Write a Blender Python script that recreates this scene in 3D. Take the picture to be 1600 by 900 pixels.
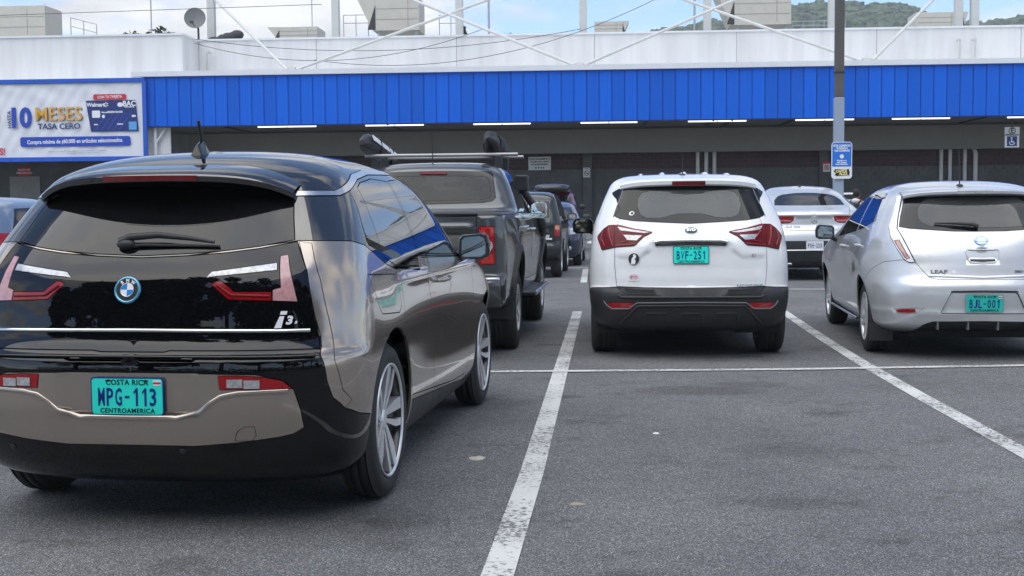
import bpy, bmesh, math, random
import numpy as np
from mathutils import Vector, Matrix, geometry
for o in list(bpy.data.objects): bpy.data.objects.remove(o)
scene = bpy.context.scene
COL = scene.collection
R = math.radians
# ---------------------------------------------------------------- camera
cam = bpy.data.cameras.new('camera'); camo = bpy.data.objects.new('camera', cam); COL.objects.link(camo)
cam.sensor_width = 36; cam.lens = 1918.1/1600*36; cam.clip_start = .05; cam.clip_end = 5000
CAM_H = 1.29817
camo.matrix_world = Matrix.Translation((0, 0, CAM_H)) @ Matrix.Rotation(math.pi/2-.0630647, 4, 'X') @ Matrix.Rotation(-.0081224, 4, 'Z')
scene.camera = camo
scene.render.resolution_x = 1024; scene.render.resolution_y = 576
scene.view_settings.view_transform = 'Standard'; scene.view_settings.look = 'None'
scene.view_settings.exposure = 0.97; scene.view_settings.gamma = 1.0
scene.view_settings.use_curve_mapping = False
scene.render.engine = 'CYCLES'
# ---------------------------------------------------------------- sky and sun
SUN_EL, SUN_AZ = R(68), R(218)
world = bpy.data.worlds.new('World'); scene.world = world; world.use_nodes = True
def build_world():
    nt = world.node_tree; N = nt.nodes; L = nt.links
    bg = N['Background']; bg.inputs['Strength'].default_value = .13
    sky = N.new('ShaderNodeTexSky'); sky.sky_type = 'NISHITA'; sky.sun_disc = False
    sky.sun_elevation = SUN_EL; sky.sun_rotation = SUN_AZ; sky.altitude = 3000
    sky.air_density = 1.0; sky.dust_density = .25; sky.ozone_density = 1.6
    tc = N.new('ShaderNodeTexCoord'); mp = N.new('ShaderNodeMapping')
    sep = N.new('ShaderNodeSeparateXYZ'); L.new(tc.outputs['Generated'], sep.inputs[0])
    # project the direction on a cloud deck: xy / (z + .16)
    ad = N.new('ShaderNodeMath'); ad.operation = 'ADD'; ad.inputs[1].default_value = .16
    mxz = N.new('ShaderNodeMath'); mxz.operation = 'MAXIMUM'; mxz.inputs[1].default_value = 0.0
    L.new(sep.outputs['Z'], mxz.inputs[0]); L.new(mxz.outputs[0], ad.inputs[0])
    dx = N.new('ShaderNodeMath'); dx.operation = 'DIVIDE'; L.new(sep.outputs['X'], dx.inputs[0]); L.new(ad.outputs[0], dx.inputs[1])
    dy = N.new('ShaderNodeMath'); dy.operation = 'DIVIDE'; L.new(sep.outputs['Y'], dy.inputs[0]); L.new(ad.outputs[0], dy.inputs[1])
    cb = N.new('ShaderNodeCombineXYZ'); L.new(dx.outputs[0], cb.inputs[0]); L.new(dy.outputs[0], cb.inputs[1])
    L.new(cb.outputs[0], mp.inputs['Vector']); mp.inputs['Location'].default_value = (3.1, .6, 0)
    n1 = N.new('ShaderNodeTexNoise'); n1.inputs['Scale'].default_value = 1.25; n1.inputs['Detail'].default_value = 9
    n1.inputs['Roughness'].default_value = .56; n1.inputs['Distortion'].default_value = .25
    L.new(mp.outputs[0], n1.inputs['Vector'])
    rp = N.new('ShaderNodeValToRGB'); rp.color_ramp.elements[0].position = .47; rp.color_ramp.elements[1].position = .58
    L.new(n1.outputs['Fac'], rp.inputs[0])
    n2 = N.new('ShaderNodeTexNoise'); n2.inputs['Scale'].default_value = 2.6; n2.inputs['Detail'].default_value = 5
    L.new(mp.outputs[0], n2.inputs['Vector'])
    r2 = N.new('ShaderNodeValToRGB'); r2.color_ramp.elements[0].color = (2.9, 3.02, 3.25, 1); r2.color_ramp.elements[1].color = (4.7, 4.7, 4.7, 1)
    r2.color_ramp.elements[0].position = .36; r2.color_ramp.elements[1].position = .62
    L.new(n2.outputs['Fac'], r2.inputs[0])
    mx = N.new('ShaderNodeMix'); mx.data_type = 'RGBA'
    L.new(rp.outputs['Color'], mx.inputs['Factor']); L.new(sky.outputs[0], mx.inputs['A']); L.new(r2.outputs['Color'], mx.inputs['B'])
    L.new(mx.outputs['Result'], bg.inputs['Color'])
build_world()
sun = bpy.data.lights.new('sun', 'SUN'); sun.energy = 1.5; sun.angle = R(80); sun.color = (1, .97, .92)
suno = bpy.data.objects.new('sun', sun); COL.objects.link(suno)
suno.rotation_euler = Vector((-math.sin(SUN_AZ)*math.cos(SUN_EL), -math.cos(SUN_AZ)*math.cos(SUN_EL), -math.sin(SUN_EL))).to_track_quat('-Z', 'Y').to_euler()
# ---------------------------------------------------------------- body surface engine
def pchip(xk, yk):
    xk = np.asarray(xk, float); yk = np.asarray(yk, float)
    h = np.diff(xk); d = np.diff(yk)/h
    m = np.zeros_like(yk)
    for i in range(1, len(xk)-1):
        if d[i-1]*d[i] > 0:
            w1 = 2*h[i]+h[i-1]; w2 = h[i]+2*h[i-1]
            m[i] = (w1+w2)/(w1/d[i-1]+w2/d[i])
    m[0] = d[0]; m[-1] = d[-1]
    def f(x):
        x = np.clip(np.asarray(x, float), xk[0], xk[-1])
        i = np.clip(np.searchsorted(xk, x, side='right')-1, 0, len(xk)-2)
        t = (x-xk[i])/h[i]
        return ((2*t**3-3*t**2+1)*yk[i] + (t**3-2*t**2+t)*h[i]*m[i]
                + (-2*t**3+3*t**2)*yk[i+1] + (t**3-t**2)*h[i]*m[i+1])
    return f

class Surf:
    """Half of a car body as a stack of plan outlines. y=0 rearmost, +y forward, x>=0 right.
    rows: (z, rear_y, half_width, front_y, rear_corner_depth, rear_exp, front_corner_depth, front_exp)"""
    def __init__(s, rows, disp=None):
        R = np.array(rows, float); s.disp = disp
        dv = np.sqrt(np.diff(R[:, 0])**2 + np.maximum(np.abs(np.diff(R[:, 2])), .6*np.abs(np.diff(R[:, 1])))**2)
        V = np.concatenate([[0], np.cumsum(np.maximum(dv, 1e-3))]); s.V = V; s.Vm = V[-1]
        s.f = [pchip(V, R[:, k]) for k in range(8)]
        s.tv = np.linspace(0, s.Vm, 4000); s.tz = np.maximum.accumulate(s.f[0](s.tv)+np.arange(4000)*1e-9)
        mid = R[len(R)//3]
        s.U1 = mid[2]+.35*mid[4]; s.U2 = s.U1+max(.3, mid[3]-mid[1]-mid[4]-mid[6]); s.U3 = s.U2+mid[2]+.35*mid[6]
    def v_of_z(s, z): return np.interp(z, s.tz, s.tv)
    def lev(s, V): return [f(V) for f in s.f]
    def base(s, U, V):
        U = np.asarray(U, float); V = np.asarray(V, float); U, V = np.broadcast_arrays(U, V)
        z, yr, w, yf, cr, nr, cf, nf = s.lev(V)
        L = yf-yr; k = np.minimum(1, L*.98/np.maximum(cr+cf, 1e-6)); cr = cr*k; cf = cf*k
        x = np.zeros_like(U); y = np.zeros_like(U)
        def se(th, n):
            a = np.maximum(np.sin(th), 0); b = np.maximum(np.cos(th), 0)
            r = (a**n+b**n)**(-1/n); return a*r, b*r
        a, b = se(np.clip(U/s.U1, 0, 1)*np.pi/2, nr); c, d = se(np.clip((s.U3-U)/(s.U3-s.U2), 0, 1)*np.pi/2, nf)
        m1 = U <= s.U1; m3 = U >= s.U2; m2 = ~(m1 | m3)
        t = (U-s.U1)/(s.U2-s.U1)
        x = np.where(m1, w*a, np.where(m3, w*c, w))
        y = np.where(m1, yr+cr-cr*b, np.where(m3, yf-cf+cf*d, yr+cr+t*(L-cr-cf)))
        return np.stack([x, y, z+0*x], -1)
    def nrm(s, U, V, fn=None):
        fn = fn or s.P; e = 2e-3
        U = np.clip(U, 1e-4, s.U3-1e-4)
        pu = fn(np.minimum(U+e, s.U3), V)-fn(np.maximum(U-e, 0), V)
        pv = fn(U, np.minimum(V+e, s.Vm))-fn(U, np.maximum(V-e, 0))
        n = np.cross(pu, pv); l = np.linalg.norm(n, axis=-1, keepdims=True)
        n = n/np.maximum(l, 1e-12)
        return n
    def P(s, U, V):
        p = s.base(U, V)
        if s.disp is not None:
            d = s.disp(p); n = s.nrm(U, V, s.base); p = p+n*d[..., None]
            p[..., 0] = np.where(np.asarray(U)+0*p[..., 0] < 1e-6, 0, p[..., 0])
        return p
    def uv(s, q):
        """('r',x,z) seen from behind / ('s',y,z) from the side / ('f',x,z) from the front -> (U,V)"""
        k, a, z = q; V = float(s.v_of_z(z)); _, yr, w, yf, cr, nr, cf, nf = [float(v) for v in s.lev(V)]
        L = yf-yr; kk = min(1, L*.98/max(cr+cf, 1e-6)); cr *= kk; cf *= kk
        if k in 'rf':
            n = nr if k == 'r' else nf
            t = min(max(a/max(w, 1e-6), 0), 1); th = math.atan2(t, (1-t**n)**(1/n) if t < 1 else 0)/(math.pi/2)
            return (th*s.U1, V) if k == 'r' else (s.U3-th*(s.U3-s.U2), V)
        if a < yr+cr:
            b = min(max((yr+cr-a)/cr, 0), 1); t = (1-b**nr)**(1/nr) if b < 1 else 0
            return (math.atan2(t, b)/(math.pi/2)*s.U1, V)
        if a > yf-cf:
            b = min(max((a-yf+cf)/cf, 0), 1); t = (1-b**nf)**(1/nf) if b < 1 else 0
            return (s.U3-math.atan2(t, b)/(math.pi/2)*(s.U3-s.U2), V)
        return (s.U1+(a-yr-cr)/(L-cr-cf)*(s.U2-s.U1), V)
    def poly(s, pts, step=.03):
        """closed polygon of mixed points, finely subdivided, in (U,V)"""
        out = []; n = len(pts)
        for i in range(n):
            A, B = pts[i], pts[(i+1) % n]
            if A[0] == B[0]:
                m = max(1, int(math.hypot(A[1]-B[1], A[2]-B[2])/step))
                for j in range(m):
                    t = j/m; out.append(s.uv((A[0], A[1]+(B[1]-A[1])*t, A[2]+(B[2]-A[2])*t)))
            else:
                a, b = s.uv(A), s.uv(B); m = max(1, int(math.hypot(a[0]-b[0], a[1]-b[1])/step))
                for j in range(m):
                    t = j/m; out.append((a[0]+(b[0]-a[0])*t, a[1]+(b[1]-a[1])*t))
        o = []
        for p in out:
            if not o or math.hypot(p[0]-o[-1][0], p[1]-o[-1][1]) > 2e-3: o.append(p)
        if math.hypot(o[0][0]-o[-1][0], o[0][1]-o[-1][1]) < 2e-3: o.pop()
        return np.array(o)
    def at(s, q, off=0.):
        u, v = s.uv(q); p = s.P(u, v); n = s.nrm(np.array(u), np.array(v))
        return p+n*off, n

def inside(poly, P):
    x, y = P[:, 0], P[:, 1]; c = np.zeros(len(P), bool); j = len(poly)-1
    for i in range(len(poly)):
        xi, yi = poly[i]; xj, yj = poly[j]
        if yi != yj:
            m = ((yi > y) != (yj > y)) & (x < (xj-xi)*(y-yi)/(yj-yi)+xi); c ^= m
        j = i
    return c

def rr(x0, z0, x1, z1, r, k='r', n=4):
    """rounded rectangle outline as k-points"""
    o = []
    for cx, cz, a0 in ((x1-r, z1-r, 0), (x0+r, z1-r, 90), (x0+r, z0+r, 180), (x1-r, z0+r, 270)):
        for i in range(n+1):
            a = math.radians(a0+90*i/n); o.append((k, cx+r*math.cos(a), cz+r*math.sin(a)))
    return o
def arch(yc, r, zc=.33, zb=0., k='s', n=22, ry=None):
    o = [(k, yc+r, zb)]
    for i in range(n+1):
        a = math.pi*i/n; o.append((k, yc+r*math.cos(a), zc+(ry or r)*math.sin(a)))
    o.append((k, yc-r, zb)); return o
def R_(*a): return [('r', a[i], a[i+1]) for i in range(0, len(a), 2)]
def S_(*a): return [('s', a[i], a[i+1]) for i in range(0, len(a), 2)]
def F_(*a): return [('f', a[i], a[i+1]) for i in range(0, len(a), 2)]
# ---------------------------------------------------------------- object helpers
def link(o, parent=None):
    COL.objects.link(o)
    if parent is not None: o.parent = parent
    return o
def tag(o, label=None, cat=None, group=None, kind=None):
    if label: o['label'] = label
    if cat: o['category'] = cat
    if group: o['group'] = group
    if kind: o['kind'] = kind
    return o
def empty(name, loc=(0, 0, 0), rz=0, parent=None):
    o = bpy.data.objects.new(name, None); o.empty_display_size = .2
    o.location = loc; o.rotation_euler = (0, 0, rz); return link(o, parent)
def mesh_obj(name, verts, faces, mat, parent=None, smooth=False, mats=None, fmat=None):
    me = bpy.data.meshes.new(name); me.from_pydata([tuple(map(float, v)) for v in verts], [], [tuple(map(int, f)) for f in faces])
    for m in (mats or [mat]): me.materials.append(m)
    if fmat is not None: me.polygons.foreach_set('material_index', np.array(fmat, dtype=np.int32))
    if smooth: me.polygons.foreach_set('use_smooth', np.ones(len(me.polygons), dtype=bool))
    me.update()
    return link(bpy.data.objects.new(name, me), parent)
def copy_tree(o, parent=None):
    c = o.copy(); COL.objects.link(c); c.parent = parent
    for ch in list(o.children): copy_tree(ch, c)
    return c
class MB:
    """collects simple shapes into one mesh"""
    def __init__(s): s.v = []; s.f = []; s.sm = []
    def add(s, vs, fs, smooth=False, M=None):
        b = len(s.v)
        for v in vs:
            v = Vector(v); s.v.append(M @ v if M is not None else v)
        for f in fs: s.f.append([b+i for i in f]); s.sm.append(smooth)
        return s
    def box(s, c, d, M=None, rz=0):
        x, y, z = d[0]/2, d[1]/2, d[2]/2; T = Matrix.Translation(c) @ Matrix.Rotation(rz, 4, 'Z')
        if M is not None: T = M @ T
        return s.add([(-x,-y,-z),(x,-y,-z),(x,y,-z),(-x,y,-z),(-x,-y,z),(x,-y,z),(x,y,z),(-x,y,z)],
                     [(0,3,2,1),(4,5,6,7),(0,1,5,4),(1,2,6,5),(2,3,7,6),(3,0,4,7)], M=T)
    def tube(s, pts, r, n=8, caps=True, M=None, up=None):
        pts = [Vector(p) for p in pts]; rs = r if isinstance(r, (list, tuple)) else [r]*len(pts)
        vs = []; prev = Vector(up) if up else None
        for i, p in enumerate(pts):
            d = (pts[min(i+1, len(pts)-1)]-pts[max(i-1, 0)]).normalized()
            a = prev if prev is not None else (Vector((0,0,1)) if abs(d.z) < .9 else Vector((1,0,0)))
            x = (a-d*a.dot(d)).normalized(); y = d.cross(x); prev = x
            for k in range(n):
                t = 2*math.pi*(k+.5)/n; vs.append(p+(x*math.cos(t)+y*math.sin(t))*rs[i])
        fs = []
        for i in range(len(pts)-1):
            for k in range(n):
                a = i*n+k; b = i*n+(k+1) % n; fs.append((a, b, b+n, a+n))
        s.add(vs, fs, n > 5, M)
        if caps:
            m = len(pts)-1
            s.add(vs[:n], [tuple(range(n))[::-1]], False, M); s.add(vs[m*n:], [tuple(range(n))], False, M)
        return s
    def lathe(s, prof, n=32, axis='x', M=None, close=False):
        vs = []; fs = []
        for k in range(n):
            t = 2*math.pi*k/n; c, q = math.cos(t), math.sin(t)
            for (a, r) in prof:
                vs.append((a, r*c, r*q) if axis == 'x' else (r*c, r*q, a))
        m = len(prof)
        for k in range(n):
            for i in range(m-1):
                a = k*m+i; b = ((k+1) % n)*m+i
                fs.append((a, a+1, b+1, b) if axis == 'x' else (a, b, b+1, a+1))
        return s.add(vs, fs, True, M)
    def prism(s, poly, t0, t1, M=None, smooth=False):
        """poly in local xy (ccw), extruded from z=t0 to t1"""
        n = len(poly)
        vs = [(p[0], p[1], t0) for p in poly]+[(p[0], p[1], t1) for p in poly]
        fs = [tuple(range(n))[::-1], tuple(range(n, 2*n))]+[(i, (i+1) % n, n+(i+1) % n, n+i) for i in range(n)]
        return s.add(vs, fs, smooth, M)
    def grid(s, fn, nu, nv, smooth=True, M=None):
        vs = [fn(i/nu, j/nv) for j in range(nv+1) for i in range(nu+1)]
        fs = [(j*(nu+1)+i, j*(nu+1)+i+1, (j+1)*(nu+1)+i+1, (j+1)*(nu+1)+i) for j in range(nv) for i in range(nu)]
        return s.add(vs, fs, smooth, M)
    def build(s, name, mat, parent=None, bevel=0, seg=2, angle=35):
        o = mesh_obj(name, s.v, s.f, mat, parent)
        o.data.polygons.foreach_set('use_smooth', np.array(s.sm, dtype=bool))
        if bevel:
            for p in o.data.polygons: p.use_smooth = True
            m = o.modifiers.new('bevel', 'BEVEL'); m.width = bevel; m.segments = seg; m.limit_method = 'ANGLE'; m.angle_limit = R(angle); m.harden_normals = True
        return o
def soft(o, angle=40):
    me = o.data
    me.polygons.foreach_set('use_smooth', np.ones(len(me.polygons), dtype=bool)); me.set_sharp_from_angle(angle=R(angle)); return o
def text(name, body, size, mat, parent=None, M=None, sx=1., bold=0., depth=.001, align='CENTER', shear=0., space=1., res=3):
    """flat lettering as a thin mesh; local x right, y up, z towards the reader"""
    cu = bpy.data.curves.new('t', 'FONT'); cu.body = body; cu.size = size; cu.align_x = align; cu.align_y = 'CENTER'
    cu.extrude = depth; cu.offset = bold; cu.shear = shear; cu.space_character = space; cu.resolution_u = res
    t = bpy.data.objects.new('t', cu); COL.objects.link(t)
    dg = bpy.context.evaluated_depsgraph_get(); dg.update()
    me = bpy.data.meshes.new_from_object(t.evaluated_get(dg)); bpy.data.objects.remove(t); bpy.data.curves.remove(cu)
    me.transform(Matrix.Scale(sx, 4, (1, 0, 0))); me.materials.clear(); me.materials.append(mat); me.name = name
    o = link(bpy.data.objects.new(name, me), parent)
    if M is not None: o.matrix_local = M
    return o
def facing(pos, n, up=(0, 0, 1)):
    """frame at pos whose z points along n and whose y is as much up as possible"""
    n = Vector(n).normalized(); u = Vector(up); y = (u-n*u.dot(n)).normalized(); x = y.cross(n)
    return Matrix(((x.x, y.x, n.x, pos[0]), (x.y, y.y, n.y, pos[1]), (x.z, y.z, n.z, pos[2]), (0, 0, 0, 1)))
def rrect(w, h, r, n=4):
    o = []
    for cx, cy, a0 in ((w/2-r, h/2-r, 0), (-w/2+r, h/2-r, 90), (-w/2+r, -h/2+r, 180), (w/2-r, -h/2+r, 270)):
        for i in range(n+1):
            a = R(a0+90*i/n); o.append((cx+r*math.cos(a), cy+r*math.sin(a)))
    return o
def ell(rx, ry, n=24, c=(0, 0)): return [(c[0]+rx*math.cos(2*math.pi*i/n), c[1]+ry*math.sin(2*math.pi*i/n)) for i in range(n)]

def fix_normals(o):
    bm = bmesh.new(); bm.from_mesh(o.data); bmesh.ops.recalc_face_normals(bm, faces=bm.faces); bm.to_mesh(o.data); bm.free(); return o
def ball(c, r, nu=12, nv=8, pw=1.0):
    vs = []; fs = []
    sg = lambda a, p: math.copysign(abs(a)**p, a)
    for j in range(nv+1):
        ph = math.pi*j/nv-math.pi/2
        for i in range(nu):
            th = 2*math.pi*i/nu
            vs.append((c[0]+r[0]*sg(math.cos(ph), pw)*sg(math.cos(th), pw), c[1]+r[1]*sg(math.cos(ph), pw)*sg(math.sin(th), pw), c[2]+r[2]*sg(math.sin(ph), pw)))
    for j in range(nv):
        for i in range(nu):
            a = j*nu+i; b = j*nu+(i+1) % nu; fs.append((a, b, b+nu, a+nu))
    return vs, fs

# ---------------------------------------------------------------- cutting a body surface into panels
class Skin:
    """regions: list of (name, polygon points); later ones lie on top of earlier ones. 'open' regions are holes."""
    def __init__(s, S, regions, h=.035, zlo=0.):
        s.S = S; polys = [(n, S.poly(p, h*.8)) for n, p in regions]
        nu = max(4, int(S.U3/h)); nv = max(4, int(S.Vm/h))
        gu, gv = np.meshgrid(np.linspace(0, S.U3, nu+1), np.linspace(0, S.Vm, nv+1))
        jit = np.zeros_like(gu)
        G = np.stack([gu.ravel(), gv.ravel()], 1)
        keep = np.ones(len(G), bool); border = (G[:, 0] < 1e-9) | (G[:, 0] > S.U3-1e-9) | (G[:, 1] < 1e-9) | (G[:, 1] > S.Vm-1e-9)
        V = []; E = []
        for n, q in polys:
            q = np.clip(q, [0, 0], [S.U3, S.Vm]); A = q; B = np.roll(q, -1, 0); b = len(V)
            V += [tuple(p) for p in q]; E += [(b+i, b+(i+1) % len(q)) for i in range(len(q))]
            lo = q.min(0)-h; hi = q.max(0)+h
            idx = np.where(keep & (G >= lo).all(1) & (G <= hi).all(1))[0]
            if len(idx):
                P = G[idx][:, None, :]; d = B-A; t = np.clip(((P-A)*d).sum(-1)/np.maximum((d*d).sum(-1), 1e-12), 0, 1)
                dist = np.linalg.norm(P-(A+t[..., None]*d), axis=-1).min(1)
                keep[idx[dist < .38*h]] = False
        for c in ((0, 0), (S.U3, 0), (S.U3, S.Vm), (0, S.Vm)): V.append(c)
        m = len(V); E += [(m-4, m-3), (m-3, m-2), (m-2, m-1), (m-1, m-4)]
        V += [tuple(p) for p in G[keep]]
        r = geometry.delaunay_2d_cdt([Vector(p) for p in V], E, [], 0, 2e-4, False)
        uv = np.array([(p.x, p.y) for p in r[0]]); tri = np.array([list(f) for f in r[2]])
        a, b, c = uv[tri[:, 0]], uv[tri[:, 1]], uv[tri[:, 2]]
        ar = (b[:, 0]-a[:, 0])*(c[:, 1]-a[:, 1])-(b[:, 1]-a[:, 1])*(c[:, 0]-a[:, 0])
        tri[ar < 0] = tri[ar < 0][:, ::-1]; tri = tri[np.abs(ar) > 1e-9]
        cen = uv[tri].mean(1); s.reg = np.full(len(tri), -1)
        for i, (n, q) in enumerate(polys): s.reg[inside(q, cen)] = i
        s.names = [n for n, _ in polys]; s.uv = uv; s.tri = tri
        s.uv[s.uv[:, 0] < 1e-5, 0] = 0
        s.P = S.P(uv[:, 0], uv[:, 1]); s.P[s.uv[:, 0] == 0, 0] = 0; s.P[s.uv[:, 0] > S.U3-1e-5, 0] = 0
        s.N = S.nrm(uv[:, 0], uv[:, 1])
        s.zlo = zlo
    def ids(s, names):
        if isinstance(names, str): names = [names]
        return np.isin(s.reg, [i for i, n in enumerate(s.names) if n in names] + ([-1] if 'base' in names else []))
    def piece(s, name, regs, mat, parent, off=0., rim=.012, gap=.0025, mode='join', label=None, sel=None):
        """mode join: both halves in one mesh; split: a mesh for each side; right / left: that side only"""
        m = s.ids(regs) if sel is None else sel
        t = s.tri[m]
        if not len(t): print('EMPTY PIECE', name); return []
        use, inv = np.unique(t.ravel(), return_inverse=True); t = inv.reshape(-1, 3)
        P = s.P[use].copy(); N = s.N[use].copy(); U = s.uv[use]
        e = np.concatenate([t[:, [0, 1]], t[:, [1, 2]], t[:, [2, 0]]]); key = np.sort(e, 1); key = key[:, 0]*len(use)+key[:, 1]
        uq, cnt = np.unique(key, return_counts=True); bd = e[np.isin(key, uq[cnt == 1])]
        cl = (P[:, 0] < 1e-6)
        mid = cl[bd[:, 0]] & cl[bd[:, 1]] & (mode == 'join'); bd = bd[~mid]
        # draw the border in by the gap
        if gap and len(bd):
            mv = np.zeros_like(P); d = P[bd[:, 1]]-P[bd[:, 0]]; nn = N[bd[:, 0]]
            q = np.cross(nn, d); q /= np.maximum(np.linalg.norm(q, axis=1, keepdims=True), 1e-9)
            np.add.at(mv, bd[:, 0], q); np.add.at(mv, bd[:, 1], q)
            l = np.linalg.norm(mv, axis=1, keepdims=True); mv = np.where(l > 1e-6, mv/np.maximum(l, 1e-6), 0)
            if mode == 'join': mv[cl, 0] = 0
            P = P+mv*gap
        P = P+N*off
        if mode == 'join': P[cl, 0] = 0
        nV = len(P); bv = np.unique(bd.ravel()) if len(bd) else np.zeros(0, int); mp = {int(v): nV+i for i, v in enumerate(bv)}
        mq = {int(v): nV+len(bv)+i for i, v in enumerate(bv)}
        verts = np.concatenate([P, P[bv], P[bv]-N[bv]*rim]) if rim else P
        faces = [tuple(f) for f in t]; nt = len(faces)
        if rim: faces += [(mp[int(b)], mp[int(a)], mq[int(a)], mq[int(b)]) for a, b in bd]
        norm = np.concatenate([N, np.zeros((len(verts)-nV, 3))])
        def mk(vv, ff, no):
            me = bpy.data.meshes.new(name); me.from_pydata(vv.tolist(), [], ff); me.materials.append(mat)
            me.polygons.foreach_set('use_smooth', np.ones(len(me.polygons), dtype=bool))
            me.update(); me.normals_split_custom_set_from_vertices([tuple(n) for n in no])
            o = link(bpy.data.objects.new(name, me), parent)
            if label: o['label'] = label
            return o
        fl = np.array([-1, 1, 1.])
        vm = verts*fl; fm = [f[::-1] for f in faces]; nm = norm*fl
        if mode == 'right': return [mk(verts, faces, norm)]
        if mode == 'left': return [mk(vm, fm, nm)]
        if mode == 'split': return [mk(verts, faces, norm), mk(vm, fm, nm)]
        k = len(verts)
        # weld the halves on the centre plane
        ci = {i for i in range(nV) if cl[i]}
        vv = np.concatenate([verts, vm]); ff = faces+[tuple((v if v in ci else v+k) for v in f) for f in fm]
        nn = np.concatenate([norm, nm]); nn[list(ci), 0] = 0
        return [mk(vv, ff, nn)]
# ---------------------------------------------------------------- materials
def mat(name, col, rough=.5, metal=0., coat=0., coat_rough=.03, var=0., vscale=3., bump=0., bscale=60., spec=.5, rvar=0., dirt=0., emit=None, trans=0., ior=1.45):
    m = bpy.data.materials.new(name); m.use_nodes = True; nt = m.node_tree; N = nt.nodes; L = nt.links; b = N['Principled BSDF']
    c = tuple(col)+(1,)
    b.inputs['Base Color'].default_value = c; b.inputs['Roughness'].default_value = rough; b.inputs['Metallic'].default_value = metal
    b.inputs['Coat Weight'].default_value = coat; b.inputs['Coat Roughness'].default_value = coat_rough
    b.inputs['Specular IOR Level'].default_value = spec; b.inputs['Transmission Weight'].default_value = trans; b.inputs['IOR'].default_value = ior
    if emit: b.inputs['Emission Color'].default_value = tuple(emit[:3])+(1,); b.inputs['Emission Strength'].default_value = emit[3]
    tc = None
    if var or bump or rvar or dirt:
        tc = N.new('ShaderNodeTexCoord')
    if var or rvar or dirt:
        n = N.new('ShaderNodeTexNoise'); n.inputs['Scale'].default_value = vscale; n.inputs['Detail'].default_value = 7; n.inputs['Roughness'].default_value = .62
        L.new(tc.outputs['Object'], n.inputs['Vector'])
    if var:
        mr = N.new('ShaderNodeMapRange'); mr.inputs['From Min'].default_value = .3; mr.inputs['From Max'].default_value = .7
        mr.inputs['To Min'].default_value = 1-var; mr.inputs['To Max'].default_value = 1+var
        mu = N.new('ShaderNodeVectorMath'); mu.operation = 'SCALE'; mu.inputs[0].default_value = c[:3]
        L.new(n.outputs['Fac'], mr.inputs['Value']); L.new(mr.outputs[0], mu.inputs['Scale']); L.new(mu.outputs[0], b.inputs['Base Color'])
    if rvar:
        mr = N.new('ShaderNodeMapRange'); mr.inputs['From Min'].default_value = .35; mr.inputs['From Max'].default_value = .7
        mr.inputs['To Min'].default_value = max(0, rough-rvar); mr.inputs['To Max'].default_value = rough+rvar
        L.new(n.outputs['Fac'], mr.inputs['Value']); L.new(mr.outputs[0], b.inputs['Roughness'])
        if coat:
            mc = N.new('ShaderNodeMapRange'); mc.inputs['From Min'].default_value = .45; mc.inputs['From Max'].default_value = .75
            mc.inputs['To Min'].default_value = coat_rough; mc.inputs['To Max'].default_value = coat_rough+.05
            L.new(n.outputs['Fac'], mc.inputs['Value']); L.new(mc.outputs[0], b.inputs['Coat Roughness'])
    if bump:
        n3 = N.new('ShaderNodeTexNoise'); n3.inputs['Scale'].default_value = bscale; n3.inputs['Detail'].default_value = 4
        L.new(tc.outputs['Object'], n3.inputs['Vector'])
        bp = N.new('ShaderNodeBump'); bp.inputs['Strength'].default_value = bump; bp.inputs['Distance'].default_value = .01
        L.new(n3.outputs['Fac'], bp.inputs['Height']); L.new(bp.outputs[0], b.inputs['Normal'])
    return m
def glass(name, tint=(.1, .11, .11), refl=1.5, rough=0., opaque=0., diffuse_col=(.012, .012, .013)):
    """thin tinted car glass: see-through tint under a mirror-like surface"""
    m = bpy.data.materials.new(name); m.use_nodes = True; nt = m.node_tree; N = nt.nodes; L = nt.links; N.clear()
    out = N.new('ShaderNodeOutputMaterial'); tr = N.new('ShaderNodeBsdfTransparent'); tr.inputs['Color'].default_value = tuple(tint)+(1,)
    df = N.new('ShaderNodeBsdfDiffuse'); df.inputs['Color'].default_value = tuple(diffuse_col)+(1,)
    m0 = N.new('ShaderNodeMixShader'); m0.inputs[0].default_value = opaque; L.new(tr.outputs[0], m0.inputs[1]); L.new(df.outputs[0], m0.inputs[2])
    gl = N.new('ShaderNodeBsdfGlossy'); gl.inputs['Roughness'].default_value = rough; gl.inputs['Color'].default_value = (1, 1, 1, 1)
    fr = N.new('ShaderNodeFresnel'); fr.inputs['IOR'].default_value = refl
    mx = N.new('ShaderNodeMixShader'); L.new(fr.outputs[0], mx.inputs[0]); L.new(m0.outputs[0], mx.inputs[1]); L.new(gl.outputs[0], mx.inputs[2])
    L.new(mx.outputs[0], out.inputs[0]); return m
M = {}
M['black_gloss'] = mat('black_gloss_paint', (.004, .004, .005), .3, 0, 1, .008, spec=0.)
M['champagne'] = mat('champagne_metallic_paint', (.39, .338, .29), .19, .72, 1, .012)
M['champagne_low'] = M['champagne']
M['white_paint'] = mat('white_paint', (.78, .79, .79), .35, 0, 1, .03, var=.025, vscale=2.2, rvar=.05)
M['silver'] = mat('silver_metallic_paint', (.62, .635, .65), .34, .5, 1, .02)
M['silver2'] = mat('iridium_silver_paint', (.66, .67, .68), .34, .5, 1, .02)
M['gunmetal'] = mat('gunmetal_paint', (.085, .092, .095), .3, .7, 1, .02)
M['dark_green'] = mat('dark_green_paint', (.012, .02, .02), .3, .2, 1, .03, var=.1, vscale=5)
M['navy'] = mat('dark_blue_paint', (.018, .03, .06), .3, .3, 1, .03)
M['maroon'] = mat('maroon_paint', (.16, .02, .025), .3, .3, 1, .03)
M['blue_car'] = mat('pale_blue_paint', (.17, .23, .33), .3, .5, 1, .03)
M['shell'] = mat('dark_seam', (.008, .008, .008), .7)
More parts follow.
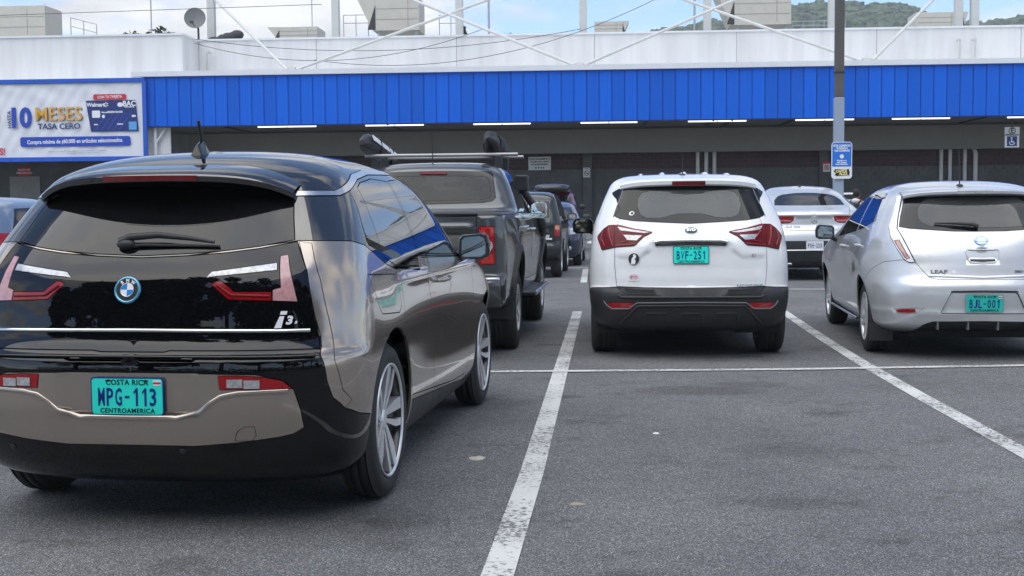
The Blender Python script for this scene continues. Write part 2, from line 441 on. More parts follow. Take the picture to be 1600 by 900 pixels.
M['cladding'] = mat('black_textured_plastic', (.026, .027, .029), .48, 0, var=.15, vscale=6, bump=.08, bscale=500, rvar=.08)
M['rubber'] = mat('tyre_rubber', (.028, .028, .028), .72, 0, var=.3, vscale=9, bump=.1, bscale=160, rvar=.1)
M['rubber2'] = mat('dusty_tyre_rubber', (.04, .039, .037), .8, 0, var=.3, vscale=9, bump=.1, bscale=160)
M['seal'] = mat('black_seal', (.01, .01, .01), .4)
M['interior'] = mat('interior_trim', (.035, .036, .038), .8, var=.2, vscale=5)
M['seat'] = mat('seat_fabric', (.05, .052, .055), .85, var=.2, vscale=8)
M['seat_light'] = mat('pale_seat_fabric', (.3, .3, .29), .85, var=.15, vscale=8)
M['chrome'] = mat('chrome', (.72, .73, .74), .08, 1)
M['satin'] = mat('satin_aluminium', (.62, .62, .62), .24, 1, rvar=.06, vscale=5)
M['alloy'] = mat('machined_alloy', (.72, .73, .74), .3, .55, .3)
M['alloy_dark'] = mat('dark_alloy', (.02, .02, .021), .3, .3, .5)
M['brake'] = mat('brake_disc', (.2, .19, .18), .4, .8, var=.2, vscale=20)
M['red_lens'] = mat('red_lens', (.30, .006, .010), .12, 0, .5, .02, var=.18, vscale=60)
M['dark_red'] = mat('dark_red_lens', (.12, .0025, .005), .22, 0, .12, .05, spec=.25, var=.3, vscale=14)
M['pink_lens'] = mat('pale_red_lens', (.5, .27, .28), .12, 0, 1, .02, var=.2, vscale=50)
M['clear_lens'] = mat('clear_lens', (.46, .47, .48), .16, .35, .6, .02, var=.35, vscale=70)
M['amber_lens'] = mat('amber_lens', (.6, .2, .08), .15, 0, 1, .02)
M['white_plastic'] = mat('white_plastic', (.8, .8, .8), .35)
M['plate_green'] = mat('plate_turquoise', (.015, .78, .62), .35, 0, .3, .1, var=.04, vscale=12)
M['plate_green2'] = mat('plate_teal', (.02, .52, .43), .4, 0, .3, .1, var=.06, vscale=12)
M['plate_white'] = mat('plate_white', (.74, .76, .77), .4)
M['ink_blue'] = mat('plate_blue_ink', (.008, .015, .2), .4)
M['ink_black'] = mat('black_ink', (.01, .01, .011), .5)
M['ink_red'] = mat('red_ink', (.55, .02, .03), .5)
M['emblem_blue'] = mat('emblem_blue', (.03, .24, .6), .25, 0, 1)
M['glow_blue'] = mat('emblem_ring_blue', (.12, .42, .62), .2, .6, 1)
M['glass_dark'] = glass('privacy_glass', (.02, .021, .022), 1.46, opaque=.5)
M['glass_i3'] = glass('smoked_rear_glass', (.03, .032, .033), 1.52, opaque=.55)
M['glass_side'] = glass('dark_side_glass', (.03, .031, .032), 2.7, opaque=.6)
M['glass'] = glass('tinted_glass', (.36, .40, .40), 1.5, opaque=.14, diffuse_col=(.3, .31, .31))  # grey diffuse share painted in to lighten the pane like reflected sky
M['glass_clear'] = glass('windscreen_glass', (.72, .78, .76), 1.5)
M['glass_clear2'] = glass('pale_green_glass', (.62, .70, .68), 1.5, opaque=.2, diffuse_col=(.33, .36, .35))  # pale diffuse share stands in for cloud reflections and a bright cabin
M['mirror'] = mat('mirror_glass', (.42, .44, .47), .03, 1)
M['lens_white'] = mat('frosted_white_lens', (.82, .83, .84), .15, 0, 1, .02, var=.12, vscale=80)
M['glass_mid'] = glass('dark_tinted_glass', (.05, .052, .054), 1.42, opaque=.5)
M['piano_black'] = mat('piano_black_panel', (.004, .004, .005), .2, 0, 1, .006, spec=0.); M['piano_black'].node_tree.nodes['Principled BSDF'].inputs['Coat IOR'].default_value = 2.1
M['glass_open'] = glass('lowered_side_glass', (.12, .125, .125), 1.18, opaque=.6)
M['glass_cab'] = glass('cab_glass', (.45, .5, .49), 1.42, opaque=.05, diffuse_col=(.3, .31, .31))  # slight pale diffuse share painted in for brightness seen through the cab
M['mirror_dark'] = mat('dimmed_mirror_glass', (.2, .21, .23), .03, 1); M['badge_blue'] = mat('blue_tinted_chrome', (.22, .36, .6), .15, .85)
M['red_lens2'] = mat('bright_red_lens', (.5, .02, .02), .1, 0, 1, .02, var=.35, vscale=45)
# ---------------------------------------------------------------- ground
def asphalt(name='asphalt'):
    m = bpy.data.materials.new(name); m.use_nodes = True; nt = m.node_tree; N = nt.nodes; L = nt.links; b = N['Principled BSDF']
    tc = N.new('ShaderNodeTexCoord')
    def noise(scale, det=4, rough=.6, dist=0):
        n = N.new('ShaderNodeTexNoise'); n.inputs['Scale'].default_value = scale; n.inputs['Detail'].default_value = det; n.inputs['Roughness'].default_value = rough; n.inputs['Distortion'].default_value = dist
        L.new(tc.outputs['Object'], n.inputs['Vector']); return n
    def ramp(src, p0, c0, p1, c1, mid=None):
        r = N.new('ShaderNodeValToRGB'); e = r.color_ramp.elements; e[0].position = p0; e[0].color = (*c0, 1); e[1].position = p1; e[1].color = (*c1, 1)
        if mid: q = e.new(mid[0]); q.color = (*mid[1], 1)
        L.new(src, r.inputs[0]); return r
    def mul(a, c, f=1.):
        x = N.new('ShaderNodeMix'); x.data_type = 'RGBA'; x.blend_type = 'MULTIPLY'; x.inputs['Factor'].default_value = f
        L.new(a, x.inputs['A']); L.new(c, x.inputs['B']); return x.outputs['Result']
    v = N.new('ShaderNodeTexVoronoi'); v.inputs['Scale'].default_value = 210; v.feature = 'F1'; L.new(tc.outputs['Object'], v.inputs['Vector'])
    sp = N.new('ShaderNodeSeparateColor'); L.new(v.outputs['Color'], sp.inputs[0])
    stone = ramp(sp.outputs[0], .0, (.11, .11, .111), 1., (.56, .56, .555), (.8, (.25, .25, .25)))
    edge = ramp(v.outputs['Distance'], .25, (1, 1, 1), .75, (.38, .38, .4))
    c = mul(stone.outputs[0], edge.outputs[0])
    fine = ramp(noise(420, 2).outputs['Fac'], .3, (.6, .6, .6), .7, (1.45, 1.45, 1.45)); c = mul(c, fine.outputs[0])
    big = ramp(noise(.55, 5, .6).outputs['Fac'], .3, (.8, .8, .81), .7, (1.22, 1.21, 1.19)); c = mul(c, big.outputs[0])
    # wheel tracks and oil: long dark blotches across the lane
    mp = N.new('ShaderNodeMapping'); mp.inputs['Scale'].default_value = (.75, 1.15, 1); L.new(tc.outputs['Object'], mp.inputs['Vector'])
    n = N.new('ShaderNodeTexNoise'); n.inputs['Scale'].default_value = 1.6; n.inputs['Detail'].default_value = 8; n.inputs['Roughness'].default_value = .68; L.new(mp.outputs[0], n.inputs['Vector'])
    st = ramp(n.outputs['Fac'], .56, (1, 1, 1), .68, (.52, .51, .5)); c = mul(c, st.outputs[0])
    # oil and tyre blotches where cars stop
    wob = N.new('ShaderNodeTexNoise'); wob.inputs['Scale'].default_value = 2.6; wob.inputs['Detail'].default_value = 6; wob.inputs['Roughness'].default_value = .7; L.new(tc.outputs['Object'], wob.inputs['Vector'])
    acc = None
    for (x, y, rx, ry, a) in ((1.30, 8.75, .75, .35, .75), (1.75, 9.0, .5, .25, .6), (1.25, 5.35, .42, .22, .7), (1.5, 6.5, .6, .3, .45), (.9, 12.3, .9, .5, .5), (2.3, 4.9, .5, .3, .5), (-.1, 8.2, .4, .4, .5), (3.9, 7.6, .8, .5, .6), (1.9, 16.5, 1.2, .6, .5), (-.55, 5.0, .35, .5, .5)):
        m1 = N.new('ShaderNodeMapping'); m1.vector_type = 'POINT'; m1.inputs['Location'].default_value = (-x/rx, -y/ry, 0); m1.inputs['Scale'].default_value = (1/rx, 1/ry, 1); L.new(tc.outputs['Object'], m1.inputs['Vector'])
        ln = N.new('ShaderNodeVectorMath'); ln.operation = 'LENGTH'; L.new(m1.outputs[0], ln.inputs[0])
        q = N.new('ShaderNodeMath'); q.operation = 'MULTIPLY_ADD'; q.inputs[1].default_value = -.55; q.inputs[2].default_value = .0; L.new(ln.outputs['Value'], q.inputs[0])
        s2 = N.new('ShaderNodeMath'); s2.operation = 'ADD'; L.new(q.outputs[0], s2.inputs[0]); L.new(wob.outputs['Fac'], s2.inputs[1])
        mr = N.new('ShaderNodeMapRange'); mr.inputs['From Min'].default_value = .10; mr.inputs['From Max'].default_value = .26; mr.inputs['To Max'].default_value = a; L.new(s2.outputs[0], mr.inputs['Value'])
        if acc is None: acc = mr.outputs[0]
        else:
            mm = N.new('ShaderNodeMath'); mm.operation = 'MAXIMUM'; L.new(acc, mm.inputs[0]); L.new(mr.outputs[0], mm.inputs[1]); acc = mm.outputs[0]
    ox = N.new('ShaderNodeMix'); ox.data_type = 'RGBA'; ox.blend_type = 'MULTIPLY'; L.new(acc, ox.inputs['Factor']); L.new(c, ox.inputs['A']); ox.inputs['B'].default_value = (.62, .61, .60, 1); c = ox.outputs['Result']
    L.new(c, b.inputs['Base Color']); b.inputs['Specular IOR Level'].default_value = .35
    rg = ramp(noise(9, 4).outputs['Fac'], .3, (.66, .66, .66), .7, (.92, .92, .92)); L.new(rg.outputs[0], b.inputs['Roughness'])
    bp = N.new('ShaderNodeBump'); bp.inputs['Strength'].default_value = .7; bp.inputs['Distance'].default_value = .006; bp.invert = True
    L.new(v.outputs['Distance'], bp.inputs['Height']); L.new(bp.outputs[0], b.inputs['Normal'])
    return m
def worn_paint(name, col, lo=.36, hi=.5):
    m = bpy.data.materials.new(name); m.use_nodes = True; nt = m.node_tree; N = nt.nodes; L = nt.links; b = N['Principled BSDF']
    tc = N.new('ShaderNodeTexCoord'); n = N.new('ShaderNodeTexNoise'); n.inputs['Scale'].default_value = 34; n.inputs['Detail'].default_value = 6; n.inputs['Roughness'].default_value = .75
    L.new(tc.outputs['Object'], n.inputs['Vector'])
    n2 = N.new('ShaderNodeTexNoise'); n2.inputs['Scale'].default_value = 1.7; n2.inputs['Detail'].default_value = 3; L.new(tc.outputs['Object'], n2.inputs['Vector'])
    a = N.new('ShaderNodeMath'); a.operation = 'MULTIPLY_ADD'; a.inputs[1].default_value = .45; L.new(n2.outputs['Fac'], a.inputs[0]); L.new(n.outputs['Fac'], a.inputs[2])
    r = N.new('ShaderNodeValToRGB'); r.color_ramp.elements[0].position = lo+.22; r.color_ramp.elements[1].position = hi+.22; L.new(a.outputs[0], r.inputs[0])
    L.new(r.outputs[0], b.inputs['Alpha'])
    mr = N.new('ShaderNodeMapRange'); mr.inputs['To Min'].default_value = .7; mr.inputs['To Max'].default_value = 1.1; L.new(n2.outputs['Fac'], mr.inputs['Value'])
    sc = N.new('ShaderNodeVectorMath'); sc.operation = 'SCALE'; sc.inputs[0].default_value = col; L.new(mr.outputs[0], sc.inputs['Scale']); L.new(sc.outputs[0], b.inputs['Base Color'])
    b.inputs['Roughness'].default_value = .75; return m
M['asphalt'] = asphalt(); M['line_paint'] = worn_paint('worn_white_line_paint', (.62, .62, .60)); M['yellow_paint'] = worn_paint('worn_yellow_paint', (.6, .4, .05), .2, .3)
g = mesh_obj('ground', [(-600, -50, 0), (600, -50, 0), (600, 740, 0), (-600, 740, 0)], [(0, 1, 2, 3)], M['asphalt']); tag(g, kind='structure')
def road_line(pts, w, z=.004, name='parking_line'):
    vs = []; fs = []; P = [Vector((x, y)) for x, y in pts]
    for i, p in enumerate(P):
        d = (P[min(i+1, len(P)-1)]-P[max(i-1, 0)]).normalized(); n = Vector((d.y, -d.x))
        ww = w[i] if isinstance(w, (list, tuple)) else w
        vs += [(p.x-n.x*ww/2, p.y-n.y*ww/2, z), (p.x+n.x*ww/2, p.y+n.y*ww/2, z)]
    fs = [(2*i, 2*i+1, 2*i+3, 2*i+2) for i in range(len(P)-1)]
    o = mesh_obj(name, vs, fs, M['line_paint']); tag(o, kind='structure'); return o
road_line([(-.28, 2.2), (-.06, 4.3), (.09, 6.0), (.46, 10.8), (.835, 15.65)], .118)
road_line([(2.47, 2.5), (2.60, 4.8), (2.69, 6.4), (2.80, 8.35), (2.92, 10.15), (3.05, 11.7), (3.20, 13.3), (3.31, 14.4), (3.42, 15.5)], .118)
road_line([(-9, 9.86), (-.19, 9.81), (2.26, 9.81), (4.16, 9.93), (12, 10.3)], .105, .008)
road_line([(2.0, 19.9), (4.42, 19.66), (4.91, 19.6), (14, 19.2)], .12)
road_line([(-6, 26.6), (.71, 26.94), (1.3, 27.4), (3.2, 27.6)], .13)
road_line([(1.28, 21.9), (1.62, 26.9)], .12)
road_line([(6.7, 20.4), (7.3, 26.5)], .12)
road_line([(5.9, 5.0), (6.2, 10.0), (6.7, 15.5)], .118)
# litter on the asphalt
def blob(name, x, y, rx, ry, h, mt, label, seed):
    rnd = random.Random(seed); b = MB(); n = 14; ring = [(rx*math.cos(2*math.pi*i/n)*rnd.uniform(.7, 1.1), ry*math.sin(2*math.pi*i/n)*rnd.uniform(.7, 1.1)) for i in range(n)]
    vs = [(px, py, .001) for px, py in ring]+[(px*.6, py*.6, h*rnd.uniform(.7, 1.2)) for px, py in ring]+[(0, 0, h*1.2)]
    fs = [(i, (i+1) % n, n+(i+1) % n, n+i) for i in range(n)]+[(n+i, n+(i+1) % n, 2*n) for i in range(n)]
    b.add(vs, fs, True); o = b.build(name, mt); o.location = (x, y, 0); tag(o, label, 'litter'); return o
M['dried_mud'] = mat('pale_dried_mud', (.5, .47, .38), .9, var=.2, vscale=40); M['leaf_litter'] = mat('dry_leaf', (.32, .29, .22), .8)
blob('dried_mud', -.19, 6.38, .050, .065, .004, M['dried_mud'], 'pale flattened blotch on the asphalt right of the nearest wheel', 1)
blob('dry_leaf', .28, 5.35, .035, .022, .008, M['leaf_litter'], 'small pale leaf on the asphalt beside the near white line', 2)
blob('dry_leaf', .83, 7.05, .022, .016, .006, M['plate_white'] if 'plate_white' in M else M['dried_mud'], 'tiny white scrap on the asphalt in the empty bay', 3)
# ---------------------------------------------------------------- store
M['stucco'] = mat('white_stucco', (.70, .72, .74), .85, var=.05, vscale=.7, bump=.05, bscale=30)
def streaked(name, col):
    m = mat(name, col, .8); nt = m.node_tree; N = nt.nodes; L = nt.links; b = N['Principled BSDF']
    tc = N.new('ShaderNodeTexCoord'); mp = N.new('ShaderNodeMapping'); mp.inputs['Scale'].default_value = (1.6, 1.6, .12); L.new(tc.outputs['Object'], mp.inputs['Vector'])
    n = N.new('ShaderNodeTexNoise'); n.inputs['Scale'].default_value = 1.2; n.inputs['Detail'].default_value = 7; n.inputs['Roughness'].default_value = .65; L.new(mp.outputs[0], n.inputs['Vector'])
    r = N.new('ShaderNodeValToRGB'); r.color_ramp.elements[0].position = .33; r.color_ramp.elements[0].color = tuple(c*.86 for c in col)+(1,); r.color_ramp.elements[1].position = .6; r.color_ramp.elements[1].color = tuple(col)+(1,)
    L.new(n.outputs['Fac'], r.inputs[0]); L.new(r.outputs[0], b.inputs['Base Color']); return m
M['parapet'] = streaked('weathered_white_wall', (.745, .74, .73)); M['coping'] = mat('white_metal_coping', (.74, .75, .76), .45, var=.04, vscale=2)
M['blue_panel'] = streaked('blue_metal_panel', (.003, .125, .66)); M['blue_panel'].node_tree.nodes['Principled BSDF'].inputs['Roughness'].default_value = .55; M['blue_panel'].node_tree.nodes['Principled BSDF'].inputs['Specular IOR Level'].default_value = .25
def vary_by_object(m, lo=.88, hi=1.1):
    nt = m.node_tree; N = nt.nodes; L = nt.links; b = N['Principled BSDF']; src = b.inputs['Base Color'].links[0].from_socket
    oi = N.new('ShaderNodeObjectInfo'); mr = N.new('ShaderNodeMapRange'); mr.inputs['To Min'].default_value = lo; mr.inputs['To Max'].default_value = hi; L.new(oi.outputs['Random'], mr.inputs['Value'])
    sc = N.new('ShaderNodeVectorMath'); sc.operation = 'SCALE'; L.new(src, sc.inputs[0]); L.new(mr.outputs[0], sc.inputs['Scale']); L.new(sc.outputs[0], b.inputs['Base Color'])
vary_by_object(M['blue_panel'])
M['blue_seam'] = mat('dark_blue_backing', (.004, .02, .12), .6)
M['beam'] = mat('grey_beige_beam', (.19, .182, .165), .8, var=.06, vscale=1.5); M['soffit'] = mat('grey_soffit', (.17, .17, .165), .85)
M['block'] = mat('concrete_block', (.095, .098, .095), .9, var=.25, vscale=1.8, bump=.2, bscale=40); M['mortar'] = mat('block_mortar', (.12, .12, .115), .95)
M['block_red'] = mat('maroon_painted_block', (.06, .035, .036), .85, var=.2, vscale=2)
M['pale_metal'] = mat('pale_painted_steel', (.60, .60, .57), .55, var=.08, vscale=3); M['beige_metal'] = mat('beige_equipment_metal', (.56, .53, .46), .6, var=.06, vscale=2)
M['beige_dark'] = mat('beige_equipment_seam', (.33, .31, .27), .7); M['dark_steel'] = mat('dark_steel', (.05, .05, .05), .6); M['galv'] = mat('galvanised_steel', (.42, .44, .46), .5, .4, var=.1, vscale=4)
M['tube'] = mat('lit_fluorescent_tube', (.9, .9, .9), .4, emit=(1, 1, .97, .75)); M['concrete'] = mat('concrete', (.28, .28, .27), .9, var=.12, vscale=2)
BROOT = Matrix.Translation((0, 53, 0)) @ Matrix.Rotation(-.066, 4, 'Z')
store = empty('store_building', (0, 53, 0), -.066); tag(store, 'long white store with blue panelled canopy across the back of the lot', 'building')
def bbox(name, x0, x1, y0, y1, z0, z1, mt, parent=store, bevel=0):
    b = MB(); b.box(((x0+x1)/2, (y0+y1)/2, (z0+z1)/2), (x1-x0, y1-y0, z1-z0)); return b.build(name, mt, parent, bevel)
def make_store():
    X0, X1 = -16.1, 34.
    bbox('upper_wall', -15.0, 40, 4.5, 5.0, 5.2, 9.38, M['parapet']); bbox('wall_coping', -15.0, 40, 4.42, 5.1, 9.38, 9.46, M['coping'])
    bbox('side_block', -60, -15.02, 2.2, 5.0, 5.35, 9.34, M['parapet']); bbox('side_block_coping', -60, -14.95, 2.12, 5.05, 9.342, 9.42, M['coping'])
    bbox('roof_slab', -60, 40, 5.0, 60, 8.6, 8.75, M['concrete']); bbox('back_wall', -60, 40, 59.5, 60, 0, 8.6, M['parapet'])
    for x in (-9.4, -2.8, 3.6, 10.1, 16.4, 22.8): bbox('wall_joint', x, x+.02, 4.490, 4.5, 7.3, 9.37, M['concrete'])
    # canopy
    bbox('canopy_roof', X0, X1, .05, 4.5, 7.12, 7.2, M['coping']); bbox('canopy_cap', X0-.45, X1, -.16, .05, 7.24, 7.46, M['coping']); bbox('soffit', X0, X1, .06, 4.5, 5.10, 5.16, M['soffit'])
    bbox('fascia_backing', X0, X1, .0, .05, 5.12, 7.24, M['blue_seam'])
    pw = .5375; me = None; n = int((X1-X0)/pw)
    for i in range(n):
        x = X0+pw*(i+.5)
        if me is None:
            b = MB(); prof = [(-.258, .0), (-.258, -.045), (-.243, -.05), (-.238, -.028), (-.09, -.024), (-.085, -.028), (.085, -.028), (.09, -.024), (.252, -.028), (.258, .0)]
            vs = [(px, py, zz) for zz in (5.10, 7.235) for px, py in prof]; k = len(prof)
            fs = [(j, j+1, k+j+1, k+j) for j in range(k-1)]+[tuple(range(k))[::-1], tuple(range(k, 2*k))]; b.add(vs, fs); o = b.build('fascia_panel', M['blue_panel'], store); fix_normals(o); me = o.data
        else: o = link(bpy.data.objects.new('fascia_panel', me), store)
        o.location = (x, random.Random(i).uniform(-.004, .004), 0)
    bbox('canopy_edge', X0, X1, -.02, .12, 5.05, 5.098, M['blue_seam'])
    for k, (a, c) in enumerate([(-11.1, -8.52), (-6.35, -3.80), (-1.63, .84), (2.99, 5.42), (7.58, 10.04), (12.11, 14.55), (16.14, 18.53), (20.9, 23.4)]):
        m_ = (a+c)/2
        for s0, s1 in ((a, m_-.02), (m_+.02, c)):
            b = MB(); b.tube([(s0, .3, 5.045), (s1, .3, 5.045)], .045, 10); o = b.build('canopy_light', M['tube'], store)
    bbox('drop_beam', -15.0, 40, 4.2, 4.5, 3.92, 5.10, M['beam']); bbox('beam_conduit', -15, 40, 4.12, 4.2, 5.0, 5.06, M['dark_steel'])
    for x in (-12.6, -5.4, 5.8, 8.6, 9.4, 12., 20.): bbox('soffit_rib', x, x+.08, .2, 4.1, 5.02, 5.10, M['dark_steel'])
    # block wall under the beam, recessed; real blocks with open joints
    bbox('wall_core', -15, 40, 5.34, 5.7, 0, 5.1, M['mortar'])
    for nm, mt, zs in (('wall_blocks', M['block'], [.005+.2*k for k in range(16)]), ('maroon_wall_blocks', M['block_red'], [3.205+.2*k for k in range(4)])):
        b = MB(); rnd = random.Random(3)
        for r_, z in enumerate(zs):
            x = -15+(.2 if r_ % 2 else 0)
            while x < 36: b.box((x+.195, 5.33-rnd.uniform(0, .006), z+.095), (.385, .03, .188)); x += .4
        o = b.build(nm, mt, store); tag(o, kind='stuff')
    for x in (3.05, 14.0, -7.0): bbox('pilaster', x, x+.42, 5.15, 5.34, 0, 3.95, M['block'])
    for x in (8.40, 8.80, 9.18, 19.55, 19.95, 20.62):
        b = MB(); b.tube([(x, 5.2, .1), (x, 5.2, 4.0)], .09 if x < 19 else .085, 12); b.build('downpipe', M['pale_metal'], store)
    b = MB(); b.tube([(21.10, 5.2, .1), (21.10, 5.2, 3.75), (21.04, 5.2, 3.95), (20.85, 5.2, 4.15)], .10, 12); b.build('downpipe', M['pale_metal'], store)
    bbox('walkway', -60, 40, 1.2, 5.3, 0.002, .62, M['concrete']); bbox('walkway_edge', -60, 40, 1.12, 1.2, .52, .64, M['yellow_paint2'])
    # left end: white return, steel post, recessed entrance behind the banner
    bbox('return_wall', -16.6, -15.05, .42, .5, 3.6, 5.08, M['parapet']); bbox('canopy_post', -15.72, -15.6, .2, .32, 0, 5.08, M['coping'])
    b = MB(); b.tube([(-15.64, .26, 4.4), (-15.2, .26, 5.04)], .05, 8); b.build('post_brace', M['coping'], store)
    bbox('entrance_wall', -60, -17.3, 5.2, 5.5, 0, 5.35, M['block']); bbox('entrance_board', -24.7, -23.2, 5.1, 5.19, .62, 3.13, M['concrete']); bbox('left_canopy', -60, -16.2, .5, 2.2, 7.0, 7.2, M['coping'])
    bbox('entrance_soffit', -60, -16.2, .5, 5.2, 5.36, 5.4, M['soffit'])
    b = MB(); b.box((-23.98, 5.16, 3.36), (.62, .03, .40)); s = b.build('entrance_notice', M['ink_red'], store)
    for k, t_ in enumerate(('SALIDA DE', 'EMERGENCIA')): text('notice_line', t_, .13, M['plate_white'], s, Matrix.Translation((-23.98, 5.143, 3.45-.15*k)) @ Matrix.Rotation(R(90), 4, 'X'), bold=.002)
M['yellow_paint2'] = mat('yellow_kerb_paint', (.30, .23, .08), .8, var=.2, vscale=4)
make_store()
# roof masts with stay rods that hold the canopy
def make_masts():
    for i, x in enumerate((-15.14, -8.97, -2.91, 3.07, 9.0, 14.88, 20.75, 21.49)):
        o = empty('roof_mast', BROOT @ Vector((x, 7, 8.75)), -.066); nth = ['first', 'second', 'third', 'fourth', 'fifth', 'sixth', 'seventh', 'eighth'][i]
        tag(o, f'pale steel roof mast above the white parapet, {nth} from the left', 'mast', 'steel masts on the store roof')
        b = MB(); b.box((0, 0, 2.2), (.36, .36, 4.4)); b.build('post', M['pale_metal'], o, .02)
        b = MB(); b.box((0, 0, .03), (.6, .6, .06)); b.build('base_plate', M['pale_metal'], o); b = MB(); b.box((0, 0, 4.43), (.44, .44, .06)); b.build('cap_plate', M['pale_metal'], o)
    A = [(-9.7, -15.1, 11.9), (-9.3, 3.0, 13.0), (2.75, -8.9, 13.1), (3.15, 14.8, 13.1), (14.8, 3.2, 13.0), (15.25, 20.7, 12.2)]
    for k, (xa, xb, zb) in enumerate(A):
        b = MB(); b.tube([BROOT @ Vector((xa, .1, 7.46)), BROOT @ Vector((xb, 7, zb))], .07, 10)
        o = b.build('stay_rod', M['pale_metal']); side = ('leaning left' if xb < xa else 'leaning right')
        tag(o, f'white canopy stay rod {side} from the {["left", "left", "middle", "middle", "right", "right"][k]} anchor', 'rod', 'stay rods of the canopy')
    for k, x in enumerate((-9.5, 2.95, 15.02)):
        b = MB(); b.box((0, 0, .06), (.34, .16, .12)); o = b.build('stay_anchor', M['pale_metal'], None, .01); o.matrix_basis = BROOT @ Matrix.Translation((x, .1, 7.462)); tag(o, f'small steel anchor where two stay rods meet on the canopy, {["left", "middle", "right"][k]} one', 'anchor', 'stay anchors')
    for k, (x, d) in enumerate(((-14.6, .18), (20.08, -.12), (20.75, -.12))):
        b = MB(); b.tube([(0, 0, 0), (d, -.5, .85)], .05, 8); b.box((d, -.25, .85), (.1, .5, .08)); o = b.build('wall_bracket', M['pale_metal']); o.matrix_basis = BROOT @ Matrix.Translation((x, 4.4, 7.95)); tag(o, f'short pale bracket on the white parapet wall, {["left end", "left of the right pair", "right of the right pair"][k]}', 'bracket', 'wall brackets')
make_masts()
# roof-top units
def roof_unit(x, y, w, h, label, slope=.55, d=2.2, z=8.75, hood=True, side=-1, stand=.0):
    """air handler: box body with a sloping intake hood on one end"""
    o = empty('rooftop_unit', BROOT @ Vector((x, y, z)), -.066); tag(o, label, 'air unit', 'rooftop air units')
    zb = stand
    b = MB(); b.box((0, 0, zb+h/2), (w, d, h)); b.build('cabinet', M['beige_metal'], o, .02)
    for k in (.34, .66):
        b = MB(); b.box((0, -d/2-.004, zb+h*k), (w-.1, .012, .03)); b.build('cabinet_seam', M['beige_dark'], o)
    b = MB(); b.box((w*.25, -d/2-.006, zb+h*.5), (.03, .012, h*.8)); b.build('cabinet_seam', M['beige_dark'], o)
    if hood:
        s = slope*h; b = MB(); xx = side*w/2; vs = [(xx, -d/2, zb+h), (xx+side*s, -d/2, zb+h), (xx+side*s*.15, -d/2, zb+.05), (xx, -d/2, zb+.05)]
        vs += [(a, d/2, c) for a, _, c in vs]; b.add(vs, [(0,1,2,3), (7,6,5,4), (0,4,5,1), (1,5,6,2), (2,6,7,3), (3,7,4,0)]); fix_normals(b.build('intake_hood', M['beige_metal'], o))
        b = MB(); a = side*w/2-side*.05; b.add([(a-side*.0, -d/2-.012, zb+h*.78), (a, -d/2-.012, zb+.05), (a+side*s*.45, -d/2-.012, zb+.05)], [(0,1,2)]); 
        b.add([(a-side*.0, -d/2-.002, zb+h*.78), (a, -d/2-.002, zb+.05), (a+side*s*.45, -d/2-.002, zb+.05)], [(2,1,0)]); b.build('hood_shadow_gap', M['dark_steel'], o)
    b = MB(); b.box((0, 0, -.0), (w+.5, d+.4, .12)); b.build('curb', M['galv'], o)
    if stand:
        for sx in (-1, 1):
            b = MB(); b.box((sx*w*.42, -d*.4, stand/2), (.12, .12, stand)); b.build('leg', M['galv'], o); b = MB(); b.box((sx*w*.42, d*.4, stand/2), (.12, .12, stand)); b.build('leg', M['galv'], o)
    return o
roof_unit(-28.2, 14, 4.0, 1.75, 'beige rooftop air unit at the far left above the banner', .3, stand=2.15)
roof_unit(-13.7, 20, 2.3, .75, 'low beige air unit between the first and second roof masts', .9, stand=2.65)
roof_unit(-6.9, 14, 2.4, 1.75, 'large beige air unit with flared hood between the second and third masts', .55, stand=2.2)
roof_unit(4.6, 30, 1.9, .75, 'small distant air unit right of the fourth roof mast', .5, stand=4.15, side=1)
roof_unit(12.4, 14, 3.0, 1.7, 'large beige air unit with flared hood between the fifth and sixth masts', .5, stand=2.15)
roof_unit(25.9, 30, 3.0, 1.0, 'beige air unit behind the seventh and eighth masts', .3, stand=4.1, side=1)
def rail(x0, x1, y, z0, z1, label, z=8.75, dz=0.):
    o = empty('roof_railing', BROOT @ Vector((x0, y, z)), -.066); tag(o, label, 'railing', 'roof railings'); L = x1-x0; n = max(2, int(L/.55))
    for i in range(n+1):
        b = MB(); b.tube([(L*i/n, 0, 0), (L*i/n, 0, z1-z-dz*i/n)], .025, 6); b.build('post', M['galv'], o)
    for zz in (z1-z, (z1+z0)/2-z):
        b = MB(); b.tube([(0, 0, zz), (L, 0, zz-dz)], .025, 6); b.build('rail', M['galv'], o)
rail(-26.1, -24.6, 16, 11.5, 12.45, 'sloping grey handrail beside the far left rooftop unit', dz=.4)
rail(-10.4, -9.0, 16, 11.4, 12.3, 'grey handrail left of the large flared rooftop unit')
rail(-5.0, -3.7, 16, 11.3, 12.2, 'grey handrail right of the large flared rooftop unit')
rail(13.9, 17.3, 16, 11.0, 11.5, 'low white railing right of the large right rooftop unit')
